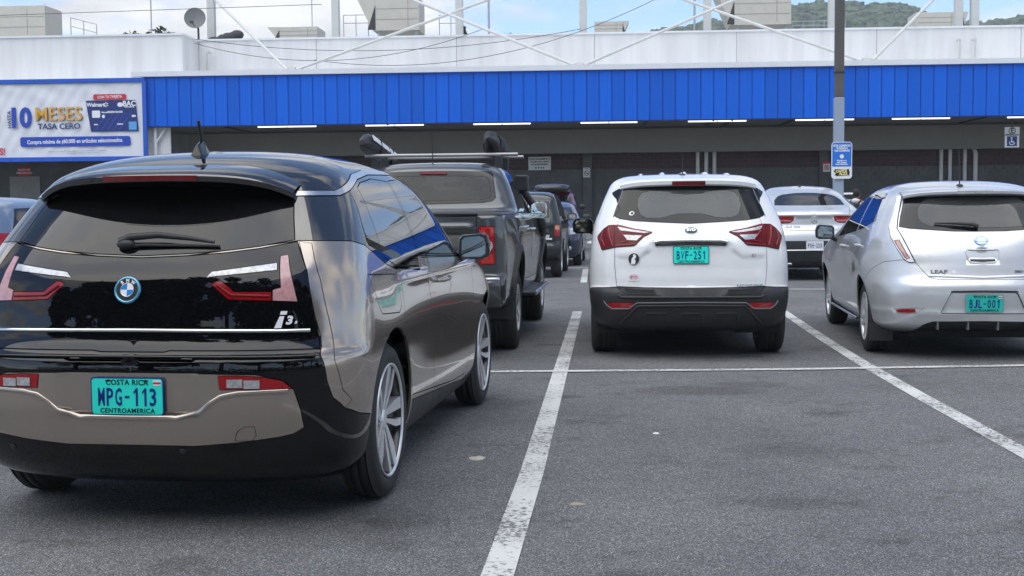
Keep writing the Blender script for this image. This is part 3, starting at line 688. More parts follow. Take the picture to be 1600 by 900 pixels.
def dish():
    o = empty('satellite_dish', BROOT @ Vector((-15.5, 6., 8.75)), -.066); tag(o, 'grey satellite dish on the parapet beside the first roof mast', 'dish')
    b = MB(); b.lathe([(0, .0), (.02, .2), (.07, .38), (.12, .5), (.128, .512), (.10, .5), (.05, .38), (.0, .2), (-.02, .0)], 32, 'z'); q = b.build('reflector', M['dish'], o); q.location = (-.1, -.1, 1.9); q.rotation_euler = (R(80), 0, R(12)); 
    b = MB(); b.tube([(-.05, .0, 1.85), (-.02, .1, 1.4), (0, .05, .9), (.05, .05, 0)], .05, 8); b.tube([(0, .05, .9), (-.35, .1, 0)], .03, 6); b.build('mount', M['dark_steel'], o)
    b = MB(); b.tube([(-.1, -.12, 1.55), (-.1, -.62, 1.62)], .02, 6); b.box((-.1, -.66, 1.66), (.16, .12, .12)); b.build('feed_arm', M['dark_steel'], o)
    t = MB(); rnd = random.Random(2)
    for k in range(7): t.add(*ball((rnd.uniform(.2, 1.5), .3, .75+rnd.uniform(0, .35)), (.35, .25, .25), 8, 6), True)
    w = t.build('roof_tarpaulin', M['dark_steel'], None); w.matrix_basis = BROOT @ Matrix.Translation((-15.3, 6.6, 8.9)); tag(w, 'dark crumpled tarpaulin on the roof behind the satellite dish', 'tarpaulin')
M['dish'] = mat('grey_dish', (.16, .165, .165), .5); dish()
for k, (x, y, z1, r_, nm) in enumerate(((-19.25, 10, 12.5, .035, 'thin roof pole left of the satellite dish'), (-13.1, 20, 16., .03, 'thin roof pole above the low air unit'), (8.8, 12, 14., .06, 'grey roof pole left of the fifth mast'), (-1.9, 12, 14., .06, 'grey roof pole right of the third mast'))):
    b = MB(); b.tube([(0, 0, 0), (0, 0, z1-8.75)], r_, 8); b.box((0, 0, z1-8.75), (r_*3, r_*3, .12)); b.box((0, 0, .03), (.2, .2, .06)); o = b.build('roof_pole', M['galv']); o.matrix_basis = BROOT @ Matrix.Translation((x, y, 8.75)); tag(o, nm, 'pole', 'thin poles on the roof')
# overhead wires
def wire(name, a, b_, sag, label, r_=.014, n=24):
    A = BROOT @ Vector(a); B = BROOT @ Vector(b_); q = MB(); q.tube([A.lerp(B, i/n)-Vector((0, 0, sag*4*(i/n)*(1-i/n))) for i in range(n+1)], r_, 5); o = q.build(name, M['dark_steel']); tag(o, label, 'wire', 'overhead wires'); return o
wire('overhead_wire', (-26, 4., 10.65), (-9, 4., 10.9), .0, 'thin overhead wire across the sky at upper left')
wire('overhead_wire', (-15, 3.8, 9.2), (-1.5, 3.8, 9.6), 1.1, 'lowest sagging wire in front of the left parapet')
wire('overhead_wire', (-15, 3.9, 9.4), (3, 3.9, 9.55), .75, 'upper sagging wire in front of the left parapet')
wire('overhead_wire', (-9.3, 3.6, 8.3), (8, 3.6, 11.6), 1.5, 'sagging wire that climbs right past the fourth mast')
# ---------------------------------------------------------------- banner on the left end of the canopy
M['vinyl'] = mat('white_vinyl', (.72, .73, .76), .5, var=.03, vscale=1., bump=.0); M['blue_vinyl'] = mat('blue_vinyl', (.01, .09, .5), .45, var=.15, vscale=5); M['navy_print'] = mat('navy_print', (.012, .03, .16), .5)
M['royal_print'] = mat('royal_blue_print', (.015, .06, .42), .5); M['gold_print'] = mat('gold_print', (.72, .38, .05), .5, var=.15, vscale=2); M['red_print'] = mat('red_print', (.55, .03, .05), .5); M['pale_print'] = mat('pale_print', (.8, .8, .82), .5); M['lightblue_print'] = mat('light_blue_print', (.1, .35, .7), .5)
def make_banner():
    w0, w1, z0, z1 = -30.0, -15.93, 3.70, 7.12
    o = empty('advertising_banner', BROOT @ Vector((-23, -.1, 3.7)), -.066); tag(o, 'white vinyl bank card banner with blue border reading 10 MESES TASA CERO', 'banner')
    b = MB(); W = w1-w0; cx = (w0+w1)/2+23
    def f(u, v):
        x = cx-W/2+u*W; z = v*(z1-z0); e = min(1, 6*min(u, 1-u, v*1.5, (1-v)*1.5)); 
        return (x, -.02-e*(.020*math.sin(5*x+3*z)+.014*math.sin(11*x-7*z)+.012*math.sin(2.3*x+6.*z*z*.2)), z)
    b.grid(f, 120, 40); cl = b.build('banner_cloth', M['vinyl'], o)
    fr = .13
    for (x0, x1, a, c) in ((cx-W/2, cx+W/2, z1-z0-fr*.9, z1-z0+.08), (cx-W/2, cx+W/2, -.10, fr*.8), (cx+W/2-fr, cx+W/2+.06, fr*.8, z1-z0-fr*.9)):
        q = MB(); q.box(((x0+x1)/2, -.07, (a+c)/2), (x1-x0, .10, c-a)); q.build('banner_border', M['blue_vinyl'], o, .02)
    q = MB(); q.box((cx+W/2-.30, .10, (z1-z0)/2), (.1, .1, z1-z0)); q.box((cx, .10, z1-z0-.1), (W, .1, .1)); q.box((cx, .10, .1), (W, .1, .1)); q.build('banner_frame', M['galv'], o)
    # printed matter: px of the 240-wide crop -> metres on the cloth
    def X(px): return -22.51+(px/222.)*6.4+23
    def Z(py, px=100): return (6.99+(px/222.)*.15)-(py-(133-9*px/222.))/36.0-3.7
    T = lambda x, z, d=-.085, rot=0: Matrix.Translation((x, d, z)) @ Matrix.Rotation(R(90), 4, 'X') @ Matrix.Rotation(R(rot), 4, 'Z')
    def print_text(s, px, py, h, mt, sx=1., bold=.01, rot=0., align='CENTER', d=-.085, space=1.):
        q_ = text('print', s, h*1.38, mt, o, T(X(px), Z(py, px), d, rot), sx=sx, bold=bold, depth=.002, align=align, space=space)
        if h < .1: tag(q_, kind='stuff')
    print_text('HASTA', 16.5, 188, .17, M['navy_print'], 1.05, .004, 90)
    print_text('10', 32.5, 186.5, .84, M['royal_print'], .92, .05)
    print_text('MESES', 94, 180.5, .60, M['navy_print'], .97, .012, d=-.083); print_text('MESES', 93, 180, .60, M['gold_print'], .97, .008, d=-.089)
    print_text('TASA CERO', 93.5, 198.5, .25, M['navy_print'], 1.05, .008)
    def panel(x0, y0, x1, y1, mt, r=.06, d=-.078, th=.004):
        q = MB(); q.prism(rrect(X(x1)-X(x0), abs(Z(y0, x0)-Z(y1, x1)), r), 0, th); pp = q.build('print_panel', mt, o); pp.matrix_local = Matrix.Translation(((X(x0)+X(x1))/2, d, (Z(y0, x0)+Z(y1, x1))/2)) @ Matrix.Rotation(R(90), 4, 'X'); return pp
    panel(32, 215.5, 204, 228, M['royal_print'], .10); print_text('Compra mínima de ¢60.000 en artículos seleccionados.', 117.5, 221.5, .175, M['pale_print'], .80, .006, rot=.8, d=-.086)
    panel(148, 148, 199, 156, M['red_print'], .08); print_text('CON TU TARJETA', 173.5, 152, .12, M['pale_print'], .82, .003, rot=1.5, d=-.086)
    # the card
    q = MB(); pts = [(136, 158), (213, 156.5), (217, 205), (143, 206.5)]; q.add([(X(a), -.080, Z(c, a)) for a, c in pts], [(3, 2, 1, 0)]); q.add([(X(a), -.076, Z(c, a)) for a, c in pts], [(0, 1, 2, 3)]); fix_normals(q.build('card_print', M['navy_print'], o))
    for k in range(5):
        q = MB(); a = 150+9*k; q.add([(X(a), -.082, Z(203, a)), (X(a+2.2), -.082, Z(203, a)), (X(a+21), -.082, Z(176, a)), (X(a+19.5), -.082, Z(176, a))], [(0, 1, 2, 3)]); q.build('card_stripe', M['royal_print'], o)
    print_text('Walmart', 151.5, 164.5, .17, M['pale_print'], .95, .008)
    for k in range(6):
        q = MB(); q.box((0, 0, 0), (.035, .075, .003), M=Matrix.Rotation(R(60*k), 4, 'Z') @ Matrix.Translation((0, .075, 0))); s_ = q.build('spark_ray', M['pale_print'], o); s_.matrix_local = T(X(167.5), Z(164, 167))
    print_text('BAC', 203.5, 162.5, .23, M['pale_print'], .95, .01); print_text('CREDOMATIC', 203.5, 167.5, .05, M['pale_print'], 1., .003)
    q = MB(); q.prism(ell(.13, .10, 14), 0, .003); s_ = q.build('lion_mark', M['pale_print'], o); s_.matrix_local = T(X(189.5), Z(164, 189))
    panel(145.5, 173.5, 158, 184.5, M['pale_print'], .04, d=-.083); print_text('Mastercard', 168, 176, .07, M['pale_print'], 1., .003); print_text('0000 0000 0000 0000', 181, 175.5, .09, M['pale_print'], .62, .004)
    panel(161, 180, 165, 185, M['pale_print'], .03, d=-.083); panel(202, 190.5, 214, 203, M['lightblue_print'], .01, d=-.083); panel(207, 180, 213, 183, M['pale_print'], .01, d=-.083); panel(148, 194.5, 154, 196, M['pale_print'], .01, d=-.083); panel(184, 193.5, 193, 195, M['pale_print'], .01, d=-.083)
    print_text('Aplican restricciones. Promoción válida con tarjetas participantes. Ver reglamento', 121, 236.5, .06, M['fine_print'], .95, .0, rot=.8); print_text('en sucursales. Imágenes con fines ilustrativos.', 130, 239.5, .06, M['fine_print'], .95, .0, rot=.8)
    print_text('S!', 3.5, 239, .30, M['red_print'], .9, .012)
    # the rest of the offer runs out of the frame
    q = MB(); q.prism(ell(.42, .42, 28), 0, .003); s_ = q.build('print_disc', M['red_print'], o); s_.matrix_local = T(X(-14.5), Z(184, 0))
M['fine_print'] = mat('grey_print', (.35, .36, .4), .6); make_banner()
# ---------------------------------------------------------------- signs
def wall_sign():
    o = empty('wall_sign', BROOT @ Vector((1.01, 5.24, 3.50)), -.066); tag(o, 'white notice board with four lines of black print on the block wall', 'sign')
    b = MB(); b.box((0, 0, 0), (1.06, .05, .64)); b.build('board', M['sign_white'], o, .008); b = MB(); b.box((0, .005, -.34), (1.02, .06, .05)); b.build('lower_rail', M['dark_steel'], o)
    for k, s in enumerate(('ESTACIONAMIENTO', 'EXCLUSIVO PARA CLIENTES', 'NO SE DEJE ENGAÑAR')): text('notice_line', s, .105, M['ink_black'], o, Matrix.Translation((0, -.028, .20-.125*k)) @ Matrix.Rotation(R(90), 4, 'X'), sx=[1., .68, .75][k], bold=.004)
    for k in range(4):
        b = MB(); b.prism([(-.05,.045), (.05,.045), (.025,-.005), (.0,-.05), (-.025,-.005)], 0, .003); q = b.build('notice_mark', M['ink_black'], o); q.matrix_local = Matrix.Translation((-.18+.12*k, -.026, -.215)) @ Matrix.Rotation(R(90), 4, 'X')
def no_smoking(x, z, label, red=False):
    o = empty('prohibition_sign', BROOT @ Vector((x, 5.12, z)), -.066); tag(o, label, 'sign', 'small prohibition signs on the wall')
    b = MB(); b.box((0, 0, 0), (.33, .02, .46)); b.build('board', M['sign_white'], o, .006)
    Q = lambda dx, dz, a=0: Matrix.Translation((dx, -.012, dz)) @ Matrix.Rotation(R(90), 4, 'X') @ Matrix.Rotation(R(a), 4, 'Z')
    b = MB(); b.lathe([(0,.12), (.003,.12), (.003,.095), (0,.095)], 28, 'z'); q = b.build('ring', M['ink_red'] if red else M['ink_black'], o); q.matrix_local = Q(0, -.03)
    b = MB(); b.box((0, 0, .0015), (.21, .022, .003)); q = b.build('slash', M['ink_red'] if red else M['ink_black'], o); q.matrix_local = Q(0, -.03, -45)
    if red:
        text('symbol', 'E', .17, M['ink_black'], o, Q(0, -.03), bold=.004); b = MB(); b.box((0, 0, 0), (.33, .022, .10)); q = b.build('header', M['ink_red'], o); q.location = (0, -.002, .19)
    else:
        b = MB(); b.box((0, 0, .001), (.13, .025, .003)); q = b.build('cigarette', M['ink_black'], o); q.matrix_local = Q(0, -.05); b = MB(); b.box((0, 0, .001), (.2, .03, .003)); q = b.build('caption', M['ink_black'], o); q.matrix_local = Q(0, .17)
M['sign_white'] = mat('aged_white_sign', (.62, .62, .60), .5, var=.05, vscale=4)
wall_sign(); no_smoking(3.22, 3.05, 'white no smoking sign on the pilaster of the block wall'); no_smoking(14.33, 3.20, 'no parking sign with red header left of the blue post sign', True)
def hanging_sign():
    o = empty('hanging_sign', BROOT @ Vector((21.33, 1.0, 4.25)), -.066); tag(o, 'hanging reserved parking sign with blue wheelchair symbol at the right', 'sign')
    Q = lambda dx, dz, d=-.022: Matrix.Translation((dx, d, dz)) @ Matrix.Rotation(R(90), 4, 'X')
    b = MB(); b.tube([(0, 0, .42), (0, 0, .86)], .04, 8); b.build('hanger', M['dark_steel'], o)
    b = MB(); b.box((0, 0, .25), (.62, .04, .34)); b.build('upper_board', M['sign_white'], o); b = MB(); b.box((0, 0, -.19), (.60, .04, .50)); b.build('lower_board', M['sign_white'], o)
    b = MB(); b.lathe([(0,.15), (.003,.15), (.003,.12), (0,.12)], 28, 'z'); q = b.build('ring', M['ink_black'], o); q.matrix_local = Q(0, .26)
    text('letter', 'E', .26, M['ink_black'], o, Q(0, .26), bold=.008); text('caption', 'RESERVADO', .10, M['ink_black'], o, Q(0, .09), bold=.004)
    b = MB(); b.box((0, 0, 0), (.42, .004, .42)); q = b.build('blue_field', M['navy_print'], o); q.location = (0, -.0225, -.18)
    b = MB(); b.prism(ell(.035, .035, 14, (-.02, .135)), 0, .003); b.prism([(-.04,.09), (.0,.09), (.005,-.01), (.08,-.01), (.12,-.12), (.09,-.13), (.055,-.045), (-.04,-.045)], 0, .003)
    arc = [(-.01+.105*math.cos(R(a)), -.06+.105*math.sin(R(a))) for a in range(140, 331, 15)]; inn = [(-.01+.078*math.cos(R(a)), -.06+.078*math.sin(R(a))) for a in range(330, 139, -15)]
    b.prism(arc+inn, 0, .0032); q = b.build('wheelchair_symbol', M['plate_white'], o); q.matrix_local = Q(0, -.18, -.026)
hanging_sign()
def lamp_post():
    o = empty('lamp_post', (7.17, 27.0, 0), -.05); tag(o, 'tall square lamp post, dark above and pale blue grey below, by the coupe', 'lamp post')
    b = MB(); b.box((0, 0, 1.85), (.205, .205, 3.7)); b.build('lower_shaft', M['pole_blue'], o, .015); b = MB(); b.box((0, 0, 7.1), (.185, .185, 6.8)); b.build('upper_shaft', M['pole_dark'], o, .015)
    b = MB(); b.box((0, 0, 4.25), (.215, .215, .05)); b.build('clamp', M['dark_steel'], o, .008); b = MB(); b.box((0, 0, .01), (.4, .4, .02)); b.build('base_plate', M['pole_blue'], o)
    b = MB(); b.tube([(0, 0, 10.4), (0, -.6, 10.7), (0, -1.3, 10.75)], .04, 8); b.build('lamp_arm', M['pole_dark'], o); b = MB(); b.add(*ball((0, -1.6, 10.72), (.16, .4, .08), 12, 8), True); b.build('lamp_head', M['pole_dark'], o)
    s = empty('post_sign', (7.2, 26.84, 2.33), -.10); tag(s, 'blue and white promotional sign fixed to the lamp post', 'sign')
    Q = lambda dx, dz, d=-.012: Matrix.Translation((dx, d, dz)) @ Matrix.Rotation(R(90), 4, 'X')
    b = MB(); b.prism(rrect(.44, .80, .07, 6), -.01, .0); q = b.build('board', M['sign_plain'], s); q.matrix_local = Q(0, 0, -.002)
    pts = [(x, y) for x, y in rrect(.405, .52, .05, 6)]; pts = [(x, max(y, -.26)) for x, y in pts if y > 0]+[(-.2025, -.26), (.2025, -.26)]
    b = MB(); b.prism(pts, 0, .003); q = b.build('blue_field', M['sign_blue'], s); q.matrix_local = Q(0, .125, -.003)
    for k, t_ in enumerate(('ESTE COMERCIO', 'TE REGALA', 'TUS COMPRAS')): text('sign_line', t_, .058, M['plate_white'], s, Q(0, .315-.055*k, -.008), sx=.85, bold=.003)
    b = MB(); b.prism(ell(.045, .045, 18), 0, .002); q = b.build('round_mark', M['plate_white'], s); q.matrix_local = Q(0, .085, -.007)
    for k, t_ in enumerate(('Participá con', 'cada compra', 'hasta diciembre')): text('sign_line', t_, .045, M['plate_white'], s, Q(0, -.005-.04*k, -.008), sx=.9, bold=.002)
    b = MB(); b.prism([(-.17,.02), (-.14,.075), (.10,.06), (.15,.08), (.17,.0), (.16,-.06), (-.10,-.075), (-.15,-.05), (-.12,-.015)], 0, .003); q = b.build('logo_patch', M['ink_black'], s); q.matrix_local = Q(0, -.265, -.004)
    text('logo_line', 'CAPITA', .075, M['logo_yellow'], s, Q(-.01, -.24, -.009), sx=.95, bold=.004, shear=.15); text('logo_line', 'ALZA', .075, M['logo_yellow'], s, Q(.03, -.295, -.009), sx=.95, bold=.004, shear=.15)
M['pole_blue'] = mat('pale_blue_grey_paint', (.30, .36, .44), .6, var=.06, vscale=3); M['pole_dark'] = mat('weathered_brown_grey_steel', (.10, .098, .09), .7, var=.12, vscale=4); M['sign_plain'] = mat('white_sign', (.76, .77, .77), .4); M['sign_blue'] = mat('sign_blue', (.02, .17, .62), .4); M['logo_yellow'] = mat('logo_yellow', (.8, .7, .25), .5)
# ---------------------------------------------------------------- vegetation
def leaf_mat(name, col):
    m = mat(name, col, .55, var=.35, vscale=1.2, spec=.3); b = m.node_tree.nodes['Principled BSDF']; b.inputs['Subsurface Weight'].default_value = 0
    return m
M['leaf'] = leaf_mat('foliage', (.055, .085, .03)); M['leaf2'] = leaf_mat('dark_foliage', (.03, .05, .022)); M['bark'] = mat('bark', (.09, .07, .05), .9, var=.3, vscale=6)
def make_tree(loc, H, crown, label, seed, n=2600, leaf=.16, name='tree', mt=None, trunk=.2, tip=False, group=None):
    rnd = random.Random(seed); o = empty(name, loc); tag(o, label, 'tree', group)
    rx, rz, zc = crown; b = MB(); b.tube([(0, 0, 0), (rnd.uniform(-.1, .1), .05, zc*.5), (rnd.uniform(-.2, .2), 0, zc), (0, 0, zc+rz*.6)], [trunk, trunk*.8, trunk*.5, trunk*.12], 9)
    for k in range(7):
        a = rnd.uniform(0, 6.28); z0 = zc-rz*.7+k*rz*.16; e = (rx*.7*math.cos(a), rx*.7*math.sin(a), z0+rz*rnd.uniform(.3, .7)); b.tube([(0, 0, max(.3, z0)), (e[0]*.5, e[1]*.5, (z0+e[2])/2+.1), e], [trunk*.35, trunk*.2, trunk*.05], 6)
    b.build('trunk', M['bark'], o)
    cl = [(Vector((rnd.gauss(0, .5)*rx, rnd.gauss(0, .5)*rx, zc+rnd.gauss(0, .42)*rz)), rnd.uniform(.22, .42)*rx) for _ in range(26)] if not tip else [(Vector((rnd.gauss(0, .25)*rx*(1-k/26), rnd.gauss(0, .25)*rx*(1-k/26), zc-rz+2*rz*k/26)), rx*(1.05-k/27)*.9) for k in range(26)]
    V = []; F = []
    for i in range(n):
        c, r_ = cl[i % len(cl)]; d = Vector((rnd.gauss(0, 1), rnd.gauss(0, 1), rnd.gauss(0, 1))).normalized()*r_*rnd.random()**.4; p = c+d
        u = Vector((rnd.gauss(0, 1), rnd.gauss(0, 1), rnd.gauss(0, 1))).normalized(); w = u.cross(Vector((rnd.gauss(0, 1), rnd.gauss(0, 1), rnd.gauss(0, 1)))).normalized(); s = leaf*rnd.uniform(.6, 1.4); k = len(V)
        V += [p-u*s, p+w*s*.45, p+u*s, p-w*s*.45]; F.append((k, k+1, k+2, k+3))
    mesh_obj('crown', V, F, mt or M['leaf'], o); return o
P_ = lambda x, y, z: tuple(BROOT @ Vector((x, y, z)))
make_tree(P_(-8.6, 64, 0), 17, (.9, 3.6, 15.2), 'narrow dark cypress beyond the store roof', 11, 1500, .22, 'cypress_tree', M['leaf2'], .25, True)
make_tree(P_(-5.9, 64, 0), 17, (2.6, 1.7, 14.9), 'bushy tree beyond the roof beside the third mast', 12, 1800, .24, 'tree', M['leaf2'], .3)
make_tree(P_(-38.5, 64, 0), 17, (2.6, 2.2, 17.0), 'tree crown above the far left rooftop unit', 13, 1500, .26, 'tree', M['leaf2'], .3)
for k, (x, y, h_, nm) in enumerate(((-18, -15, 16, 'leftmost'), (-12.5, -13, 15, 'second from the left'), (-7, -14.5, 17, 'third from the left'), (-1.5, -13, 15, 'middle'), (4, -14.5, 16, 'third from the right'), (9.5, -13.5, 15, 'second from the right'), (15, -15, 16, 'rightmost'))):
    make_tree((x, y, 0), h_, (4.0, 5.8, h_*.55), f'broad tree across the lot behind the camera, {nm} of seven', 30+k, 7500, .40, 'tree', M['leaf2'], .3, group='trees behind the camera')
def hedge():
    rnd = random.Random(9); V = []; F = []
    for i in range(5200):
        p = Vector((rnd.uniform(-20, 20), -11.5+rnd.gauss(0, .5), abs(rnd.gauss(.9, .6)))); u = Vector((rnd.gauss(0, 1), rnd.gauss(0, 1), rnd.gauss(0, 1))).normalized(); w = u.orthogonal().normalized(); s = rnd.uniform(.12, .3); k = len(V)
        V += [p-u*s, p+w*s*.5, p+u*s, p-w*s*.5]; F.append((k, k+1, k+2, k+3))
    o = mesh_obj('hedge', V, F, M['leaf2']); tag(o, kind='stuff', label='low leafy hedge along the lot behind the camera', cat='hedge')
hedge()
def hills():
    """wooded ridge: terrain sheet under a dense coat of rounded crowns"""
    prof = pchip([-500, -250, -60, 20, 67, 107, 133, 153, 176, 192, 206, 215, 230, 242, 265, 300, 420, 700], [60, 66, 70, 80, 90, 97, 102, 106, 105.5, 105, 103, 99, 95, 95, 98, 99, 86, 60])
    b = MB()
    def f(u, v):
        x = -550+1100*u; t = v; return (x, 520+120*t, float(prof(x-60*(1-t)*.2))*(t**.6)-2)
    b.grid(f, 60, 10); o = b.build('hill', M['hill']); tag(o, kind='structure')
    rnd = random.Random(4); V = []; F = []
    ico = bmesh.new(); bmesh.ops.create_icosphere(ico, subdivisions=2, radius=1); iv = [v.co.copy() for v in ico.verts]; iF = [[v.index for v in fc.verts] for fc in ico.faces]; ico.free()
    for i in range(2600):
        x = rnd.uniform(10, 330); t = 1-.75*rnd.random()**1.6; y = 520+120*t; z = float(prof(x-60*(1-t)*.2))*(t**.6)-2; r_ = rnd.uniform(1.8, 4.0); k = len(V); ph = rnd.uniform(0, 6.28)
        for q in iv:
            s = r_*(1+.22*math.sin(5*q.x+ph)*math.cos(4*q.y-ph)+.16*math.sin(9*q.z+ph*2)+.12*math.sin(13*q.x-7*q.z+ph)); V.append((x+q.x*s, y+q.y*s, z+q.z*s*.85+r_*.3))
        F += [[k+a for a in fc] for fc in iF]
    o = mesh_obj('hillside_wood', V, F, M['hill_tree']); tag(o, kind='stuff')
M['hill'] = mat('hill_ground', (.07, .09, .05), .95); M['hill_tree'] = mat('hill_trees', (.08, .115, .06), .9, var=.5, vscale=.35, bump=1., bscale=1.2)
hills(); lamp_post()

def haze():
    x0, x1, y0, y1, z0, z1 = -620, 620, -60, 760, -1., 118.
    m = bpy.data.materials.new('haze'); m.use_nodes = True; nt = m.node_tree; nt.nodes.clear(); out = nt.nodes.new('ShaderNodeOutputMaterial'); v = nt.nodes.new('ShaderNodeVolumePrincipled')
    v.inputs['Density'].default_value = .0005; v.inputs['Color'].default_value = (.88, .93, 1, 1); v.inputs['Anisotropy'].default_value = .2; nt.links.new(v.outputs[0], out.inputs['Volume'])
    o = mesh_obj('haze', [(x0,y0,z0),(x1,y0,z0),(x1,y1,z0),(x0,y1,z0),(x0,y0,z1),(x1,y0,z1),(x1,y1,z1),(x0,y1,z1)], [(0,3,2,1),(4,5,6,7),(0,1,5,4),(1,2,6,5),(2,3,7,6),(3,0,4,7)], m); tag(o, kind='stuff')
haze()
# ---------------------------------------------------------------- parts that every car has
def star_spoke(kind, k, Rr):
    """outlines (y,z radial plane: a=tangential, r=radial) of the spokes of a wheel"""
    return []
def make_wheel(parent, c, side, R_=.34, w=.2, rim=.24, style='five', mt=None, detail=True):
    """tyre > rim, spokes, hub. c = centre of the wheel on its outer face, side = +1 right / -1 left"""
    n = 56 if detail else 32
    sh = .008
    prof = [(-w, rim*.97), (-w+.004, rim+.01), (-w+.0, rim+(R_-rim)*.5), (-w+.012, R_-.018), (-w+.035, R_-.004)]
    g = [.055, .095, .135] if w > .17 else [.05, .09, .12]
    if detail:
        for q in g: prof += [(-w+q-.005, R_), (-w+q-.004, R_-sh), (-w+q+.004, R_-sh), (-w+q+.005, R_)]
    prof += [(-.035, R_-.004), (-.012, R_-.018), (.0, rim+(R_-rim)*.5), (-.004, rim+.012), (-.012, rim*.97), (-.03, rim*.95)]
    b = MB(); b.lathe(prof, n)
    t = b.build('tyre', mt or M['rubber'], parent)
    if not detail: soft(t, 50)
    t.location = c
    if side < 0: t.rotation_euler = (0, 0, math.pi)
    b = MB(); ri = rim
    b.lathe([(-.03, ri*.95), (-.006, ri*.985), (-.004, ri*.955), (-.02, ri*.93), (-.08, ri*.9), (-w+.02, ri*.9), (-w+.0, ri*.97)], n)
    b.build('rim', M['alloy'] if style != 'i3' else M['alloy_dark'], t)
    if style == 'i3':
        b = MB(); b.lathe([(-.012, ri*.985), (-.003, ri*.99), (-.001, ri*.97), (-.006, ri*.945), (-.02, ri*.94)], n); b.build('rim_lip', M['alloy'], t)
    b = MB(); b.lathe([(-.1, .001), (-.1, ri*.62), (-.09, ri*.64), (-.09, ri*.9), (-.13, ri*.9), (-.13, .001)], 32); b.build('brake_disc', M['brake'] if style != 'i3' else M['alloy_dark'], t)
    def spoke(pts_in, mt, x0=-.055, x1=-.012, rot=0, bow=.0):
        """pts: (tangential, radial) outline ccw"""
        bb = MB(); nn = len(pts_in); vs = []
        for lay in (0, 1):
            for (a, r) in pts_in:
                cth, sth = math.cos(rot), math.sin(rot)
                y, z = a*cth+r*sth, -a*sth+r*cth
                xx = (x0 if lay == 0 else x1)-bow*(1-(r/ri))**1.5
                vs.append((xx, y, z))
        fs = [tuple(range(nn)), tuple(range(nn, 2*nn))[::-1]]+[(i, nn+i, nn+(i+1) % nn, (i+1) % nn) for i in range(nn)]
        bb.add(vs, fs); o = bb.build('spoke', mt, t); return o
    if style == 'i3':
        for k in range(5):
            a0 = 2*math.pi*k/5+.2
            spoke([(-.034, .05), (-.006, .05), (.012, ri*.93), (-.045, ri*.93), (-.050, ri*.6)], M['alloy'], rot=a0, bow=.03)
            spoke([(.008, .05), (.030, .05), (.078, ri*.6), (.092, ri*.89), (.058, ri*.925), (.045, ri*.6)], M['alloy'], rot=a0, bow=.03)
            spoke([(-.006, .07), (.008, .07), (.058, ri*.9), (.012, ri*.93)], M['alloy_dark'], x0=-.075, x1=-.035, rot=a0, bow=.03)
            spoke([(.092, ri*.89), (.11, ri*.86), (.135, ri*.80), (.03, .06)], M['alloy_dark'], x0=-.08, x1=-.045, rot=a0, bow=.03)
    elif style == 'five':
        for k in range(5):
            spoke([(-.03, .04), (.03, .04), (.036, ri*.93), (-.036, ri*.93)], M['alloy'], rot=2*math.pi*k/5+.3, bow=.02)
    elif style == 'leaf':
        for k in range(6):
            a0 = 2*math.pi*k/6+.25
            for sg in (-1, 1):
                spoke([(sg*.006-.012, .04), (sg*.006+.012, .04), (sg*.032+.013, ri*.93), (sg*.032-.013, ri*.93)], M['alloy'], rot=a0, bow=.02)
    elif style == 'six':
        for k in range(6):
            spoke([(-.034, .04), (.034, .04), (.024, ri*.55), (.036, ri*.93), (-.036, ri*.93), (-.024, ri*.55)], M['satin'], rot=2*math.pi*k/6+.1, bow=.02)
    b = MB(); b.lathe([(-.03, .001), (-.028, .03), (-.036, .05), (-.06, .062), (-.09, .064)][::-1], 20); b.build('hub_cap', M['alloy'] if style != 'i3' else M['alloy'], t)
    return t
def glyph(name, ch, mt, parent, c, w, h, bold=.0018, z=.0022):
    """one letter fitted into a box w x h centred at c"""
    if ch == '1':
        b = MB(); w = w*.62; t = .0088; b.prism([(w*.28-t/2, -h/2), (w*.28+t/2, -h/2), (w*.28+t/2, h/2), (w*.28-t*.25, h/2), (-w*.5, h*.30), (-w*.5, h*.16), (w*.28-t/2, h*.30)], -.0006, .0006)
        o = b.build(name, mt, parent); o.location = (c[0], c[1], z); return o
    o = text(name, ch, .1, mt, parent, None, bold=bold, depth=.0006, res=2); me = o.data
    co = np.zeros(len(me.vertices)*3); me.vertices.foreach_get('co', co); co = co.reshape(-1, 3)
    lo, hi = co.min(0), co.max(0); sz = np.maximum(hi-lo, 1e-6)
    if ch == '-': w, h = w*.7, h*.13
    k = np.array([w/sz[0], h/sz[1], 1]); co = (co-(lo+hi)/2)*k+np.array([c[0], c[1], z])
    me.vertices.foreach_set('co', co.ravel()); me.update(); return o
